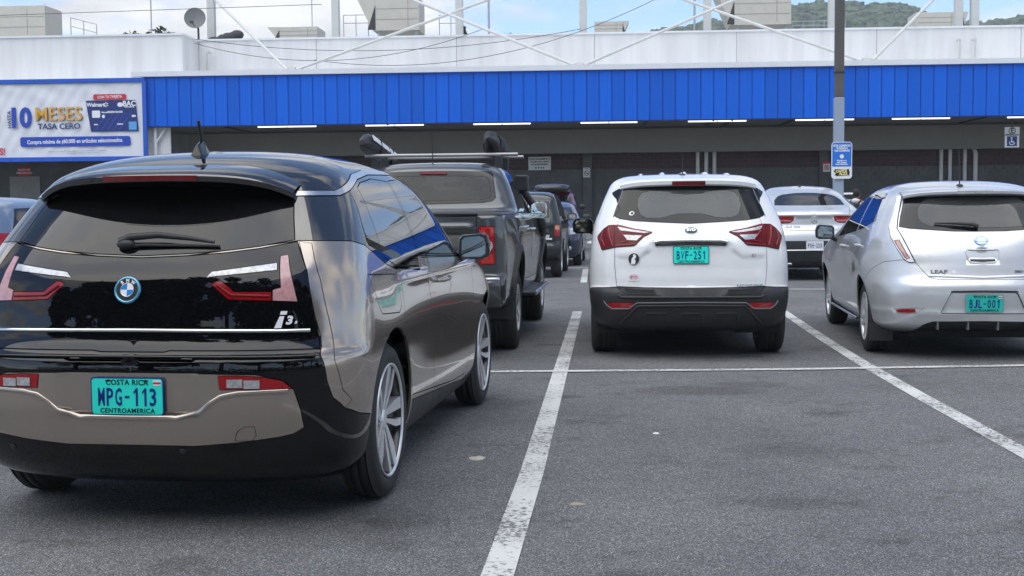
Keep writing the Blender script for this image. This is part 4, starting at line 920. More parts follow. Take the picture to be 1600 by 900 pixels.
def make_plate(parent, Mx, txt, col, top='COSTA RICA', bot='CENTROAMERICA', frame=None, detail=True, flag=True, tsx=.62):
    """licence plate 305 x 152 mm in frame Mx"""
    W, H = .305, .152
    b = MB(); b.prism(rrect(W, H, .014), -.004, .0); p = b.build('number_plate', frame or M['ink_blue'], parent); p.matrix_local = Mx
    b = MB(); b.prism(rrect(W-.010, H-.010, .011), .0, .0015); b.build('plate_face', col, p)
    T = lambda x, y, z=.0022: Matrix.Translation((x, y, z))
    pitch = .252/len(txt)
    for i, ch in enumerate(txt):
        glyph('plate_letter', ch, M['ink_blue'], p, ((i-(len(txt)-1)/2)*pitch, -.002), .028, .072)
    if detail:
        text('plate_caption', top, .030, M['ink_black'], p, T(0, .056), sx=.95, bold=.0006, depth=.0006, space=1.1)
        text('plate_caption', bot, .026, M['ink_black'], p, T(0, -.0575), sx=1.0, bold=.0006, depth=.0006, space=1.1)
        for sx in (-.078, .078):
            b = MB(); b.prism(ell(.013, .004, 12, (sx, .063)), .0016, .0028); b.build('bolt_slot', M['ink_black'], p)
    if flag:
        f = MB(); f.box((.126, .055, .002), (.032, .022, .0012)); f.build('flag_sticker', M['plate_white'], p)
        f = MB(); f.box((.126, .055, .0032), (.032, .007, .001)); f.build('flag_stripe', M['ink_red'], p)
    return p
def make_mirror(parent, c, side, mt, size=(.2, .15), depth=.1, arm=.1, glassmat=None, stem_mat=None):
    """door mirror: housing > mirror_glass, arm. c = centre of the housing"""
    w, h = size; b = MB()
    outl = [(-.5*w, -.34*h), (-.42*w, -.5*h), (.3*w, -.5*h), (.47*w, -.36*h), (.5*w, .12*h), (.42*w, .42*h), (.25*w, .5*h), (-.36*w, .44*h), (-.48*w, .3*h)]
    outl = [(x*side, z) for x, z in outl]
    if side < 0: outl = outl[::-1]
    vs = []; n = len(outl); lays = [(0, .93), (.015, 1.), (.45*depth, 1.), (.8*depth, .86), (depth, .55)]
    for d, k in lays:
        for x, z in outl: vs.append((x*k, d, z*k))
    fs = [tuple(range(n))]
    for l in range(len(lays)-1):
        for i in range(n): a = l*n+i; q = l*n+(i+1) % n; fs.append((a, a+n, q+n, q))
    fs.append(tuple(range((len(lays)-1)*n, len(lays)*n))[::-1])
    o = mesh_obj('mirror_housing', vs, fs, mt, parent); soft(o, 50); o.location = c
    bm = bmesh.new(); bm.from_mesh(o.data); bmesh.ops.recalc_face_normals(bm, faces=bm.faces); bm.to_mesh(o.data); bm.free()
    g = MB(); g.prism([(x*.78, z*.78) for x, z in (outl if side > 0 else outl[::-1])][::1], 0, .003, M=Matrix.Translation((0, -.0005, 0)) @ Matrix.Rotation(R(90), 4, 'X'))
    o2 = g.build('mirror_glass', glassmat or M['mirror'], o)
    bm = bmesh.new(); bm.from_mesh(o2.data); bmesh.ops.recalc_face_normals(bm, faces=bm.faces); bm.to_mesh(o2.data); bm.free()
    if arm:
        a = MB(); a.tube([(-side*.35*w, .5*depth, -.38*h), (-side*(.5*w+.3*arm), .55*depth, -.55*h), (-side*(.5*w+arm), .6*depth, -.6*h)], [.022, .024, .03], 10)
        a.build('mirror_arm', stem_mat or mt, o)
    return o
def seat_pair(parent, y, z, w=.46, h=.62, x=.37, mt=None, headrest=True, name='front_seat', bench=False):
    """seat backs (and cushions) at y; z = cushion height"""
    mt = mt or M['seat']
    for sx in ((-x, x) if not bench else (0,)):
        b = MB(); ww = w if not bench else 1.25
        def f(u, v, face):
            X = (u-.5)*ww*(1-.25*max(0, v-.55)); Z = v*h; Y = -.16*v*h+face*(.10*(1-.45*v)*(1-abs(2*u-1)**4))
            return (X, Y, Z)
        b.grid(lambda u, v: f(u, v, 1), 8, 8); b.grid(lambda u, v: f(1-u, v, -1), 8, 8)
        b.box((0, .26, -.03), (ww, .52, .14))
        o = b.build(name, mt, parent); o.location = (sx, y, z)
        if headrest:
            for hx in ((0,) if not bench else (-.38, .38)):
                q = MB(); q.add(*ball((hx, -.17*h-.03, h+.1), (.13, .055, .10), 10, 8), True); q.tube([(hx-.05, -.17*h-.03, h-.04), (hx-.05, -.17*h-.03, h+.06)], .007, 6); q.tube([(hx+.05, -.17*h-.03, h-.04), (hx+.05, -.17*h-.03, h+.06)], .007, 6)
                q.build('headrest', mt, o)
def interior(parent, S, y0, y1, zf, wheel_x=-.37, dash_y=None, rearbench=None, light=None, hr=True):
    """cabin floor, dashboard, seats, rear-view mirror, steering wheel"""
    W = float(S.f[2](S.v_of_z(zf)))-.06
    b = MB(); b.box((0, (y0+y1)/2, zf), (2*W, y1-y0, .02)); b.build('cabin_floor', M['interior'], parent)
    if dash_y:
        b = MB(); b.add(*ball((0, dash_y+.2, zf+.22), (W-.04, .3, .22), 16, 8, .5), True); b.build('dashboard', M['interior'], parent)
        b = MB(); b.lathe([(-.012, .175), (0, .188), (.012, .175), (0, .162), (-.012, .175)], 24); b.box((0, 0, 0), (.02, .33, .05))
        o = b.build('steering_wheel', M['interior'], parent); o.location = (wheel_x, dash_y-.18, zf+.38); o.rotation_euler = (0, R(-65), R(90))
def under_body(parent, S, y0, y1, z=.2, arches=(), w=None):
    """dark floor pan and wheel wells"""
    W = w or float(S.f[2](S.v_of_z(z+.06)))-.1
    b = MB(); b.box((0, (y0+y1)/2, z+.05), (2*W-.3, y1-y0, .1)); b.build('floor_pan', M['shell'], parent)
    for (yc, r, zc) in arches:
        for sg in (-1, 1):
            q = MB(); n = 16; vs = []
            for i in range(n+1):
                a = math.pi*i/n+0; ca, sa = math.cos(a), math.sin(a)
                for xx in (W+.075, W-.32): vs.append((sg*xx, yc+(r+.004)*ca, zc+(r+.004)*sa))
            nV = len(vs); fs = [(2*i, 2*i+1, 2*i+3, 2*i+2) for i in range(n)]
            ci = len(vs); vs.append((sg*(W-.32), yc, zc)); fs += [(2*i+1, ci, 2*i+3) for i in range(n)]
            for yy, ii in ((yc+r, 0), (yc-r, n)):     # down to the sill
                k = len(vs); vs += [(sg*(W+.075), yy, zc-.14), (sg*(W-.32), yy, zc-.14)]; fs.append((2*ii, 2*ii+1, k+1, k))
            q.add(vs, fs, True); q.build('wheel_well', M['shell'], parent)
def conform(S, kind, poly, off=.004, thick=.004):
    """outline on the surface -> vertices"""
    return [S.at((kind, a, b), off)[0] for a, b in poly]
def strip_on(S, name, kind, path, w, mt, parent, off=.002, h=.008, mirror=True, side=1, n=6):
    """a rounded bead that follows the surface along a path of (a,z) points"""
    pts = []
    for i in range(len(path)-1):
        A, B = path[i], path[i+1]; m = max(1, int(math.hypot(A[0]-B[0], A[1]-B[1])/.03))
        for j in range(m): t = j/m; pts.append((A[0]+(B[0]-A[0])*t, A[1]+(B[1]-A[1])*t))
    pts.append(path[-1]); P = []; Nn = []
    for a, z in pts:
        sg = 1
        if kind == 'r' and a < 0: sg = -1
        p, nn = S.at((kind, abs(a), z), off); p = np.array(p, float).copy(); nn = np.array(nn, float).copy()
        p[0] *= sg; nn[0] *= sg; P.append(Vector(p)); Nn.append(Vector(nn))
    b = MB(); vs = []; prof = [(-.5, -.2), (-.5, .4), (-.3, .9), (0, 1.), (.3, .9), (.5, .4), (.5, -.2)]; k = len(prof)
    for i, p in enumerate(P):
        d = (P[min(i+1, len(P)-1)]-P[max(i-1, 0)]).normalized(); s_ = Nn[i].cross(d).normalized()
        for a, q in prof: vs.append(p+s_*a*w+Nn[i]*q*h)
    fs = []
    for i in range(len(P)-1):
        for j in range(k-1): a = i*k+j; fs.append((a, a+1, a+k+1, a+k))
    fs += [tuple(range(k)), tuple(range((len(P)-1)*k, len(P)*k))[::-1]]
    if side < 0:
        vs = [Vector((-v.x, v.y, v.z)) for v in vs]
    b.add(vs, fs, True); o = b.build(name, mt, parent); soft(o, 50)
    bm = bmesh.new(); bm.from_mesh(o.data); bmesh.ops.recalc_face_normals(bm, faces=bm.faces); bm.to_mesh(o.data); bm.free()
    return o
def sst(x, a, b):
    t = np.clip((x-a)/(b-a), 0, 1); return t*t*(3-2*t)
def rbox(x, z, x0, z0, x1, z1, s):
    """1 inside a soft-edged rectangle"""
    return sst(x, x0-s, x0+s)*(1-sst(x, x1-s, x1+s))*sst(z, z0-s, z0+s)*(1-sst(z, z1-s, z1+s))
CARS_AT = {}
def car_root(name, P0, psi, label, cat='car', group='cars parked in the lot', rev=False):
    o = empty(name, (P0[0], P0[1], 0), -psi); tag(o, label, cat, group); return o

def skin_parts(K, root, spec):
    for it in spec:
        name, regs, mt = it[:3]; kw = it[3] if len(it) > 3 else {}
        K.piece(name, regs if isinstance(regs, list) else [regs], mt, root, **kw)
def spoiler(root, S, mt, xm, ztop, zbot, ytip, ztip, bow=.12, drop=.05, th=.03, nx=24):
    b = MB()
    def spo(u, v):
        x = (u*2-1)*xm; a = abs(x)/xm; yt = ytip+bow*a**2.4; zt = ztip-drop*(.25*a**2+.75*a**5)
        pt = S.at(('r', abs(x), ztop-drop*1.2*a**4))[0]; pb = S.at(('r', abs(x), zbot-drop*.5*a**3))[0]
        ks = [(pt[1], pt[2]+.003), (pt[1]*.5+yt*.5, pt[2]*.4+zt*.6+.012), (yt+.012, zt+.009), (yt, zt), (yt+.003, zt-th*.7), (yt+.025, zt-th), (pb[1]-.004, pb[2])]
        k = min(int(v*6), 5); t = v*6-k; return (x, ks[k][0]*(1-t)+ks[k+1][0]*t, ks[k][1]*(1-t)+ks[k+1][1]*t)
    b.grid(lambda u, v: spo(1-u, v), nx, 6); o = fix_normals(b.build('roof_spoiler', mt, root)); soft(o, 35)
    def lamp(name, xl, lm, z0=-.8, z1=-.05):
        q = MB()
        def f(u, v):
            x = (u*2-1)*xl; a = abs(x)/xm; yt = ytip+bow*a**2.4; zt = ztip-drop*.25*a**2; return (x, yt-.004, zt+th*(z0+(z1-z0)*v))
        q.grid(f, 10, 1); return q.build(name, lm, o)
    return o, lamp
def on_rear(S, x, z, off=.002):
    p, n = S.at(('r', abs(x), z), off); sg = 1 if x >= 0 else -1
    return facing((p[0]*sg, p[1], p[2]), (n[0]*sg, n[1], n[2]))
def disc_on(S, name, x, z, rx, rz, mt, root, off=.001, th=.003, poly=None):
    b = MB(); b.prism(poly or ell(rx, rz, 28), 0, th); o = b.build(name, mt, root); o.matrix_local = on_rear(S, x, z, off); return o
def antenna(root, p, L=.2, lean=-.5, base=(.03, .05, .03)):
    b = MB(); b.add(*ball((0, 0, 0), base, 12, 6), True); o = b.build('antenna_base', M['cladding'], root); o.location = p
    b = MB(); b.tube([(0, 0, base[2]*.6), (0, L*math.sin(lean), L*math.cos(lean))], [.006, .0035], 6); b.build('antenna_mast', M['cladding'], o); return o
def handles(root, S, pts, mt, L=.1):
    for sg in (-1, 1):
        for yy, zz in pts:
            p, n = S.at(('s', yy, zz)); b = MB(); b.tube([(p[0]-.004, yy-L, zz), (p[0]+.03, yy-L*.7, zz+.003), (p[0]+.034, yy+L*.7, zz+.006), (p[0]-.004, yy+L, zz+.006)], [.011, .015, .015, .011], 8)
            o = b.build('door_handle', mt, root); o.scale.x = sg
# ---------------------------------------------------------------- black and champagne electric hatchback, nearest car
I3 = [
(0.18,0.26,0.78,4.05,0.5,3.1,0.6,2.6),
(0.22,0.16,0.82,4.13,0.5,3.1,0.6,2.6),
(0.3,0.07,0.855,4.2,0.5,3.1,0.6,2.6),
(0.4,0.03,0.872,4.24,0.5,3.1,0.65,2.5),
(0.55,0.01,0.882,4.25,0.5,3.1,0.7,2.5),
(0.68,0.012,0.886,4.23,0.5,3.1,0.7,2.5),
(0.725,0.02,0.886,4.22,0.5,3.1,0.7,2.5),
(0.74,0.05,0.886,4.21,0.5,3.1,0.7,2.5),
(0.8,0.082,0.884,4.18,0.5,3.1,0.7,2.5),
(0.9,0.1,0.876,4.05,0.5,3.1,0.7,2.5),
(1,0.122,0.858,3.75,0.5,3.1,0.8,2.4),
(1.06,0.142,0.842,3.45,0.5,3.1,0.85,2.3),
(1.12,0.18,0.824,3.3,0.5,3.1,0.85,2.3),
(1.25,0.29,0.775,3.08,0.5,3.1,0.8,2.3),
(1.38,0.41,0.715,2.84,0.5,3.1,0.75,2.3),
(1.45,0.47,0.668,2.64,0.5,3.1,0.7,2.3),
(1.51,0.56,0.6,2.42,0.55,2.6,0.7,2.3),
(1.555,0.74,0.49,2.18,0.5,2.4,0.6,2.3),
(1.585,1,0.33,1.92,0.4,2.3,0.4,2.2),
(1.598,1.25,0.12,1.72,0.2,2.1,0.2,2.1),
(1.6,1.35,0.01,1.6,0.1,2,0.1,2)]
def i3_disp(p):
    x, y, z = p[..., 0], p[..., 1], p[..., 2]; rear = (y < .35)
    d = -.035*rbox(np.abs(x), z, -.5, .500, .285, .72, .010)*rear            # plate recess
    d = d-.012*rbox(np.abs(x), z, -.5, .742, .145, .782, .006)*rear          # handle recess
    # hollow along the flank and a shoulder over the rear wheel
    side = sst(y, .35, .7)
    d = d+.010*np.exp(-((y-.86)/.42)**2-((z-.72)/.16)**2)*side+.012*np.exp(-((y-3.54)/.45)**2-((z-.7)/.16)**2)
    d = d-.014*np.exp(-((y-2.1)/.8)**2-((z-.62)/.14)**2)*side+.012*np.exp(-((z-.965)/.03)**2)*sst(y, .8, 1.4)*(1-sst(y, 3.0, 3.5))
    return d
def make_i3(P0, psi):
    S = Surf(I3, i3_disp)
    root = car_root('parked_car', P0, psi, 'black and champagne electric hatchback nearest the camera, with turquoise plate MPG-113')
    reg = [
     ('sill', S_(1.30,.14, 3.10,.14, 3.10,.235, 2.45,.295, 1.30,.375)),
     ('upper', [('r',0,1.10), ('s',.318,1.182)] + S_(.503,1.175, .64,1.153, .90,1.060, 1.071,1.026, 1.56,1.002, 1.60,1.062, 2.50,1.014, 2.95,1.0, 3.3,1.12, 3.6,1.62)+[('r',0,1.7)]),
     ('door', S_(1.09,1.03, 1.075,.75, 1.20,.62, 1.30,.40, 2.45,.31, 2.85,.30, 3.02,.55, 3.03,.95, 2.95,1.02, 1.9,1.06, 1.6,1.07, 1.56,1.0)),
     ('front_door', S_(1.665,1.06, 1.70,.9, 1.80,.75, 1.83,.36, 2.45,.31, 2.85,.30, 3.02,.55, 3.03,.95, 2.95,1.02)),
     ('charge_flap', S_(.545,1.030, 1.03,1.006, 1.03,.86, .97,.832, .66,.850, .630,.868)),
     ('corner', [('r',0,.14), ('r',0,.80)] + R_(.740,.80, .752,.73) + S_(.152,.70, .160,.62, .178,.556, .23,.505, .32,.470, .455,.445, .48,.37, .48,.14)),
     ('pillar_strip', R_(.622,1.178, .676,1.060, .716,.884, .740,.80, .752,.73)+S_(.152,.70, .160,.62, .178,.556, .23,.505, .262,.535, .215,.58, .186,.70)+R_(.792,.735, .763,.87, .726,1.02, .668,1.170)),
     ('tailgate', R_(0,.752, 0,1.118, .20,1.126, .36,1.138, .48,1.153, .616,1.178, .676,1.060, .716,.884, .742,.752)),
     ('rear_window', R_(0,1.126, .20,1.134, .36,1.146, .48,1.161, .604,1.185, .576,1.275, .552,1.36, .545,1.40, 0,1.40)),
     ('bumper_insert', R_(0,.377, .27,.376, .44,.390, .60,.410, .652,.421, .69,.445, .682,.52, .660,.598, .625,.636, .52,.662, .33,.667, .0,.667)),
     ('tail_lamp', R_(.374,.659, .46,.658, .55,.651, .615,.638, .655,.604, .381,.605)),
     ('lamp_white', R_(.288,1.039, .308,1.062, .559,1.094, .564,1.067, .311,1.043)),
     ('lamp_red', R_(.314,1.012, .330,1.024, .351,1.024, .385,.999, .403,.982, .550,.980, .553,.946, .384,.953)),
     ('lamp_side', R_(.567,1.121, .594,1.125, .632,1.003, .650,.941, .558,.946, .556,.988, .586,.997)),
     ('rear_side_window', S_(.895,1.092, 1.075,1.046, 1.55,1.022, 1.61,1.12, 1.665,1.452, 1.36,1.460, 1.07,1.434, .965,1.410)),
     ('front_side_window', S_(1.645,1.085, 2.1,1.062, 2.57,1.045, 2.50,1.21, 2.34,1.33, 2.14,1.415, 1.93,1.468, 1.695,1.456)),
     ('windscreen', F_(0,1.06, .60,1.06, .57,1.30, .50,1.47, 0,1.50)),
     ('roof_trim', S_(.475,1.366, .66,1.368, .81,1.394, 1.06,1.448, 1.364,1.478, 1.93,1.492, 2.16,1.442, 2.37,1.355, 2.53,1.24, 2.61,1.06, 2.66,1.06, 2.58,1.26, 2.42,1.385, 2.19,1.470, 1.95,1.515, 1.35,1.502, 1.03,1.472, .78,1.418, .65,1.390, .475,1.388)),
     ('open', arch(.86,.40,.37,0.)), ('open', arch(3.545,.40,.37,0.)),
    ]
    K = Skin(S, reg, .032)
    G = M['black_gloss']; B = M['champagne']
    K.piece('body_side', ['base'], B, root, mode='split')
    up = K.ids('upper')
    K.piece('roof', ['upper'], M['piano_black'], root)
    K.piece('side_sill', ['sill'], M['cladding'], root, mode='split')
    K.piece('rear_door', ['door'], B, root, mode='split')
    K.piece('front_door', ['front_door'], B, root, mode='split')
    K.piece('charge_flap', ['charge_flap'], B, root, mode='split')
    bump = K.piece('bumper', ['corner'], G, root)[0]
    tg = K.piece('tailgate', ['tailgate'], G, root, gap=.003)[0]
    K.piece('rear_window', ['rear_window'], M['glass_i3'], root, rim=.004)
    K.piece('bumper_insert', ['bumper_insert'], B, root, off=.004, gap=.002, rim=.02)
    K.piece('tail_light', ['lamp_red'], M['red_lens'], root, off=.001, gap=.0005, mode='split')
    K.piece('tail_light', ['lamp_side'], M['pink_lens'], root, off=.001, gap=.0005, mode='split')  # pale lens colour has a bright sky reflection painted in
    K.piece('reversing_light', ['lamp_white'], M['clear_lens'], root, off=.001, gap=.0005, mode='split')
    K.piece('bumper_light', ['tail_lamp'], M['red_lens'], root, off=.008, gap=.001, mode='split')
    K.piece('pillar_strip', ['pillar_strip'], B, root, mode='split', gap=.001)
    for n in ('rear_side_window', 'front_side_window'):
        K.piece('side_window', [n], M['glass_side'], root, rim=.004, gap=.003, mode='split')
    K.piece('windscreen', ['windscreen'], M['glass_clear'], root, rim=.004)
    K.piece('roof_trim', ['roof_trim'], M['satin'], root, off=.003, mode='split')
    K.piece('body_shell', None, M['shell'], root, off=-.013, rim=0, gap=0, sel=~K.ids(['open', 'windscreen', 'rear_window', 'rear_side_window', 'front_side_window']))
    under_body(root, S, .3, 4.0, .19, [(.86,.40,.37), (3.545,.40,.37)])
    for yc in (.86, 3.545):
        for sg in (-1, 1): make_wheel(root, (sg*.868, yc, .350), sg, .350, .175, .262, 'i3', M['rubber'])
    # spoiler over the rear window
    b = MB(); nx = 28
    def spo(u, v):
        x = (u*2-1)*.565; a = abs(x)/.565
        ytip = .262+.17*a**2.4; ztip = 1.452-.012*a**2-.062*a**5
        ptop = S.at(('r', abs(x), 1.505-.09*a**4))[0]; pbot = S.at(('r', abs(x), 1.405-.03*a**3))[0]
        ks = [(ptop[1]+.0, ptop[2]+.003), (ptop[1]*.45+ytip*.55, ptop[2]*.42+ztip*.58+.012), (ytip+.01, ztip+.010), (ytip, ztip), (ytip+.004, ztip-.022), (ytip+.03, ztip-.032), (pbot[1]-.004, pbot[2])]
        k = min(int(v*6), 5); t = v*6-k; return (x, ks[k][0]*(1-t)+ks[k+1][0]*t, ks[k][1]*(1-t)+ks[k+1][1]*t)
    b.grid(lambda u, v: spo(1-u, v), nx, 6)
    sp = b.build('roof_spoiler', M['piano_black'], root); soft(sp, 35)
    bm = bmesh.new(); bm.from_mesh(sp.data); bmesh.ops.recalc_face_normals(bm, faces=bm.faces)
    bm.to_mesh(sp.data); bm.free()
    b = MB()
    def bl(u, v):
        x = (u*2-1)*.205; a = abs(x)/.565; ytip = .262+.17*a**2.4; ztip = 1.452-.012*a**2
        return (x, ytip-.003+.0*v, ztip-.019+.021*v)
    b.grid(bl, 12, 2); o = b.build('brake_light', M['dark_red'], sp)
    # wiper
    b = MB(); q = lambda x, z, o: Vector(S.at(('r', abs(x), z), o)[0])*Vector((1, 1, 1)) if x >= 0 else Vector(S.at(('r', abs(x), z), o)[0])*1
    def W(x, z, off):
        p = Vector(S.at(('r', abs(x), z), off)[0]); p.x = x; return p
    b.tube([W(-.10,1.168,.02), W(-.06,1.182,.03), W(.06,1.187,.035), W(.2,1.176,.03), W(.30,1.165,.022)], [.020,.017,.014,.010,.006], 8)
    b.tube([W(-.09,1.158,.006), W(.0,1.162,.012), W(.32,1.158,.008)], [.012,.008,.006], 6)
    b.build('wiper', M['cladding'], root)
    b = MB(); b.add(*ball(W(-.075,1.163,.015), (.042,.025,.022), 12, 8), True); b.build('wiper_cap', M['cladding'], root)
    # roundel
    p, n = S.at(('r', .03, .99), .001); p = np.array([-.035, p[1], p[2]])
    Mx = facing(p, (0, n[1], n[2])); b = MB(); b.lathe([(.0,.056), (.007,.054), (.009,.049), (.006,.046)], 40, 'z'); e = b.build('emblem', M['glow_blue'], root); e.matrix_local = Mx
    b = MB(); b.prism(ell(.047, .047, 40), 0, .006); b.build('emblem_disc', M['ink_black'], e)
    b = MB(); b.lathe([(.006,.029), (.008,.0285), (.008,.0265), (.006,.026)], 32, 'z'); b.build('emblem_ring', M['chrome'], e)
    for k in range(4):
        b = MB(); b.prism([(0, 0)]+[(.0268*math.cos(R(90*k+a)), .0268*math.sin(R(90*k+a))) for a in range(0, 91, 15)], .006, .0075); b.build('emblem_quadrant', M['emblem_blue'] if k in (1, 3) else M['white_plastic'], e)
    for ch, a in (('B', 128), ('M', 90), ('W', 52)):
        text('emblem_letter', ch, .017, M['white_plastic'], e, Matrix.Rotation(R(a-90), 4, 'Z') @ Matrix.Translation((0, .0375, .0068)), bold=.0008)
    # lettering
    p, n = S.at(('r', .583, .872), .003); b = MB(); sh = lambda pts: [(x+.28*y, y) for x, y in pts]
    b.prism(sh([(-.015,-.036), (.013,-.036), (.013,.012), (-.005,.012)]), 0, .004); b.prism(sh([(-.006,.018), (.020,.018), (.020,.032), (-.006,.032)]), 0, .004)
    o = b.build('lettering', M['white_plastic'], root); o.matrix_local = facing((.592, p[1], p[2]), n)
    p, n = S.at(('r', .61, .866), .003); text('lettering', '3', .045, M['white_plastic'], root, facing((.624, p[1], p[2]), n), sx=1.15, bold=.0022, shear=.25, depth=.002)
    p, n = S.at(('r', .64, .860), .003); text('lettering', 's', .02, M['white_plastic'], root, facing((.650, p[1], p[2]), n), sx=1.1, bold=.001, shear=.25, depth=.002)
    strip_on(S, 'chrome_strip', 'r', [(-.700,.824), (-.4,.828), (0,.830), (.4,.828), (.700,.824)], .016, M['chrome'], root, .0, .008)
    strip_on(S, 'bumper_edge', 'r', [(-.735,.728), (-.4,.730), (0,.731), (.4,.730), (.735,.728)], .012, M['black_gloss'], root, .0, .006)
    blade = [(.640,.594), (.55,.592), (.45,.588), (.385,.576), (.335,.545), (.298,.516), (.255,.498), (.20,.490)]
    strip_on(S, 'bumper_blade', 'r', [(-a, z) for a, z in blade]+[(0,.488)]+blade[::-1], .020, M['champagne'], root, .002, .006)
    strip_on(S, 'tow_cover_seam', 'r', [(.428,.398), (.440,.436), (.468,.456), (.508,.456), (.513,.42), (.494,.398), (.428,.398)], .003, M['seal'], root, .003, .0025)
    for x in (.212, -.53):
        p, n = S.at(('r', abs(x), .352), .002); b = MB(); b.lathe([(0,.013), (.002,.012), (.003,.008), (.001,.0)], 16, 'z'); o = b.build('parking_sensor', M['cladding'], root); o.matrix_local = facing((x, p[1], p[2]), (n[0]*(1 if x > 0 else -1), n[1], n[2]))
    for sg in (-1, 1):
        p, n = S.at(('r', .40, .628), .012); 
        K2 = [(.41,.612,.47,.645), (.475,.608,.535,.641)]
        for (x0, z0, x1, z1) in K2:
            vs = [S.at(('r', x, z), .012)[0] for x, z in ((x0, z0), (x1, z0), (x1, z1), (x0, z1))]
            mesh_obj('lamp_lens', [(v[0]*sg, v[1], v[2]) for v in vs], [(0, 1, 2, 3) if sg > 0 else (3, 2, 1, 0)], M['clear_lens'], root)
    p, n = S.at(('r', .0, .575), -.028); make_plate(root, facing((-.006, .026, .572), (0, -1, 0)), 'MPG-113', M['plate_green'])
    for sg in (-1, 1): strip_on(S, 'lamp_inner_band', 'r', [(sg*.336,1.008), (sg*.394,.969), (sg*.545,.963)], .010, M['dark_red'], root, .002, .003)
    # door handles, mirrors, antenna
    for sg in (-1, 1):
        for yy, zz in ((2.03, .925),):
            p, n = S.at(('s', yy, zz), .0); b = MB(); b.tube([(p[0]-.004, yy-.1, zz), (p[0]+.03, yy-.07, zz+.003), (p[0]+.032, yy+.07, zz+.006), (p[0]-.004, yy+.1, zz+.006)], [.012,.016,.016,.012], 8)
            o = b.build('door_handle', B, root); o.scale.x = sg
        make_mirror(root, (sg*.945, 2.70, 1.085), sg, M['black_gloss'], (.19, .158), .12, .08, glassmat=M['mirror_dark'])
    ty = .86; b = MB(); b.add([(-.028,-.09,0), (.028,-.09,0), (.034,.0,0), (.03,.1,0), (-.03,.1,0), (-.034,0,0), (-.006,-.075,.05), (.006,-.075,.05), (.010,-.02,.075), (.006,.06,.02), (-.006,.06,.02), (-.010,-.02,.075)],
        [(0,1,7,6), (1,2,8,7), (2,3,9,8), (3,4,10,9), (4,5,11,10), (5,0,6,11), (6,7,8,11), (11,8,9,10)]); o = b.build('antenna_fin', M['black_gloss'], root, .006); o.location = (0, ty, 1.553)
    b = MB(); b.tube([(0,.0,.04), (0,-.05,.165)], [.011,.007], 8); b.build('antenna_mast', M['cladding'], o)
    seat_pair(root, 1.95, .62, mt=M['seat']); seat_pair(root, 1.05, .62, mt=M['seat'])
    interior(root, S, .6, 3.2, .55, -.37, 2.65)
    return root
make_i3((-1.53157, 4.82104), .136403)
ROWS_WHITE = [
(.24,.26,0.758,4.00,.5,3.0,.6,2.6),
(.28,.12,0.808,4.06,.5,3.0,.6,2.6),
(.36,.05,0.846,4.12,.5,3.0,.6,2.6),
(.48,.01,0.866,4.15,.5,3.0,.6,2.5),
(.56,.0,0.871,4.15,.5,3.0,.6,2.5),
(.605,.015,0.871,4.14,.5,3.0,.6,2.5),
(.63,.05,0.871,4.13,.5,3.0,.65,2.5),
(.80,.06,0.870,4.08,.5,3.0,.7,2.5),
(.92,.08,0.866,3.95,.5,3.0,.7,2.5),
(1.02,.11,0.855,3.65,.5,3.0,.75,2.4),
(1.10,.15,0.845,3.35,.5,3.0,.8,2.4),
(1.16,.20,0.834,3.2,.5,3.0,.8,2.4),
(1.30,.31,0.785,2.98,.5,3.0,.8,2.4),
(1.44,.42,0.725,2.72,.5,3.0,.75,2.4),
(1.53,.49,0.680,2.52,.5,3.0,.7,2.4),
(1.575,.58,0.625,2.35,.5,2.9,.6,2.4),
(1.605,.76,0.540,2.15,.45,2.7,.5,2.4),
(1.622,1.0,0.400,1.98,.4,2.5,.4,2.3),
(1.630,1.2,0.150,1.8,.3,2.3,.3,2.2),
(1.632,1.3,0.010,1.7,.1,2,.1,2)]
ROWS_LEAF = [
(.215,.30,.78,4.25,.6,2.7,.6,2.6),
(.245,.16,.81,4.30,.62,2.7,.6,2.6),
(.29,.06,.845,4.35,.66,2.7,.6,2.6),
(.40,.015,.87,4.40,.7,2.7,.65,2.5),
(.55,.0,.882,4.42,.7,2.7,.7,2.5),
(.64,.012,.885,4.42,.7,2.7,.7,2.5),
(.70,.04,.885,4.40,.7,2.7,.7,2.5),
(.80,.07,.882,4.36,.7,2.7,.75,2.5),
(.90,.10,.872,4.20,.68,2.8,.8,2.4),
(.98,.13,.858,3.95,.66,2.8,.9,2.4),
(1.04,.165,.842,3.65,.64,2.9,.9,2.4),
(1.10,.22,.82,3.45,.6,2.9,.9,2.4),
(1.22,.33,.765,3.15,.56,2.9,.9,2.4),
(1.34,.44,.70,2.85,.5,2.8,.85,2.4),
(1.41,.52,.655,2.62,.5,2.7,.8,2.4),
(1.46,.62,.60,2.45,.5,2.6,.7,2.4),
(1.505,.82,.50,2.22,.5,2.5,.6,2.3),
(1.53,1.05,.37,2.0,.4,2.4,.4,2.2),
(1.543,1.3,.15,1.8,.2,2.2,.2,2.1),
(1.545,1.4,.01,1.65,.1,2,.1,2)]
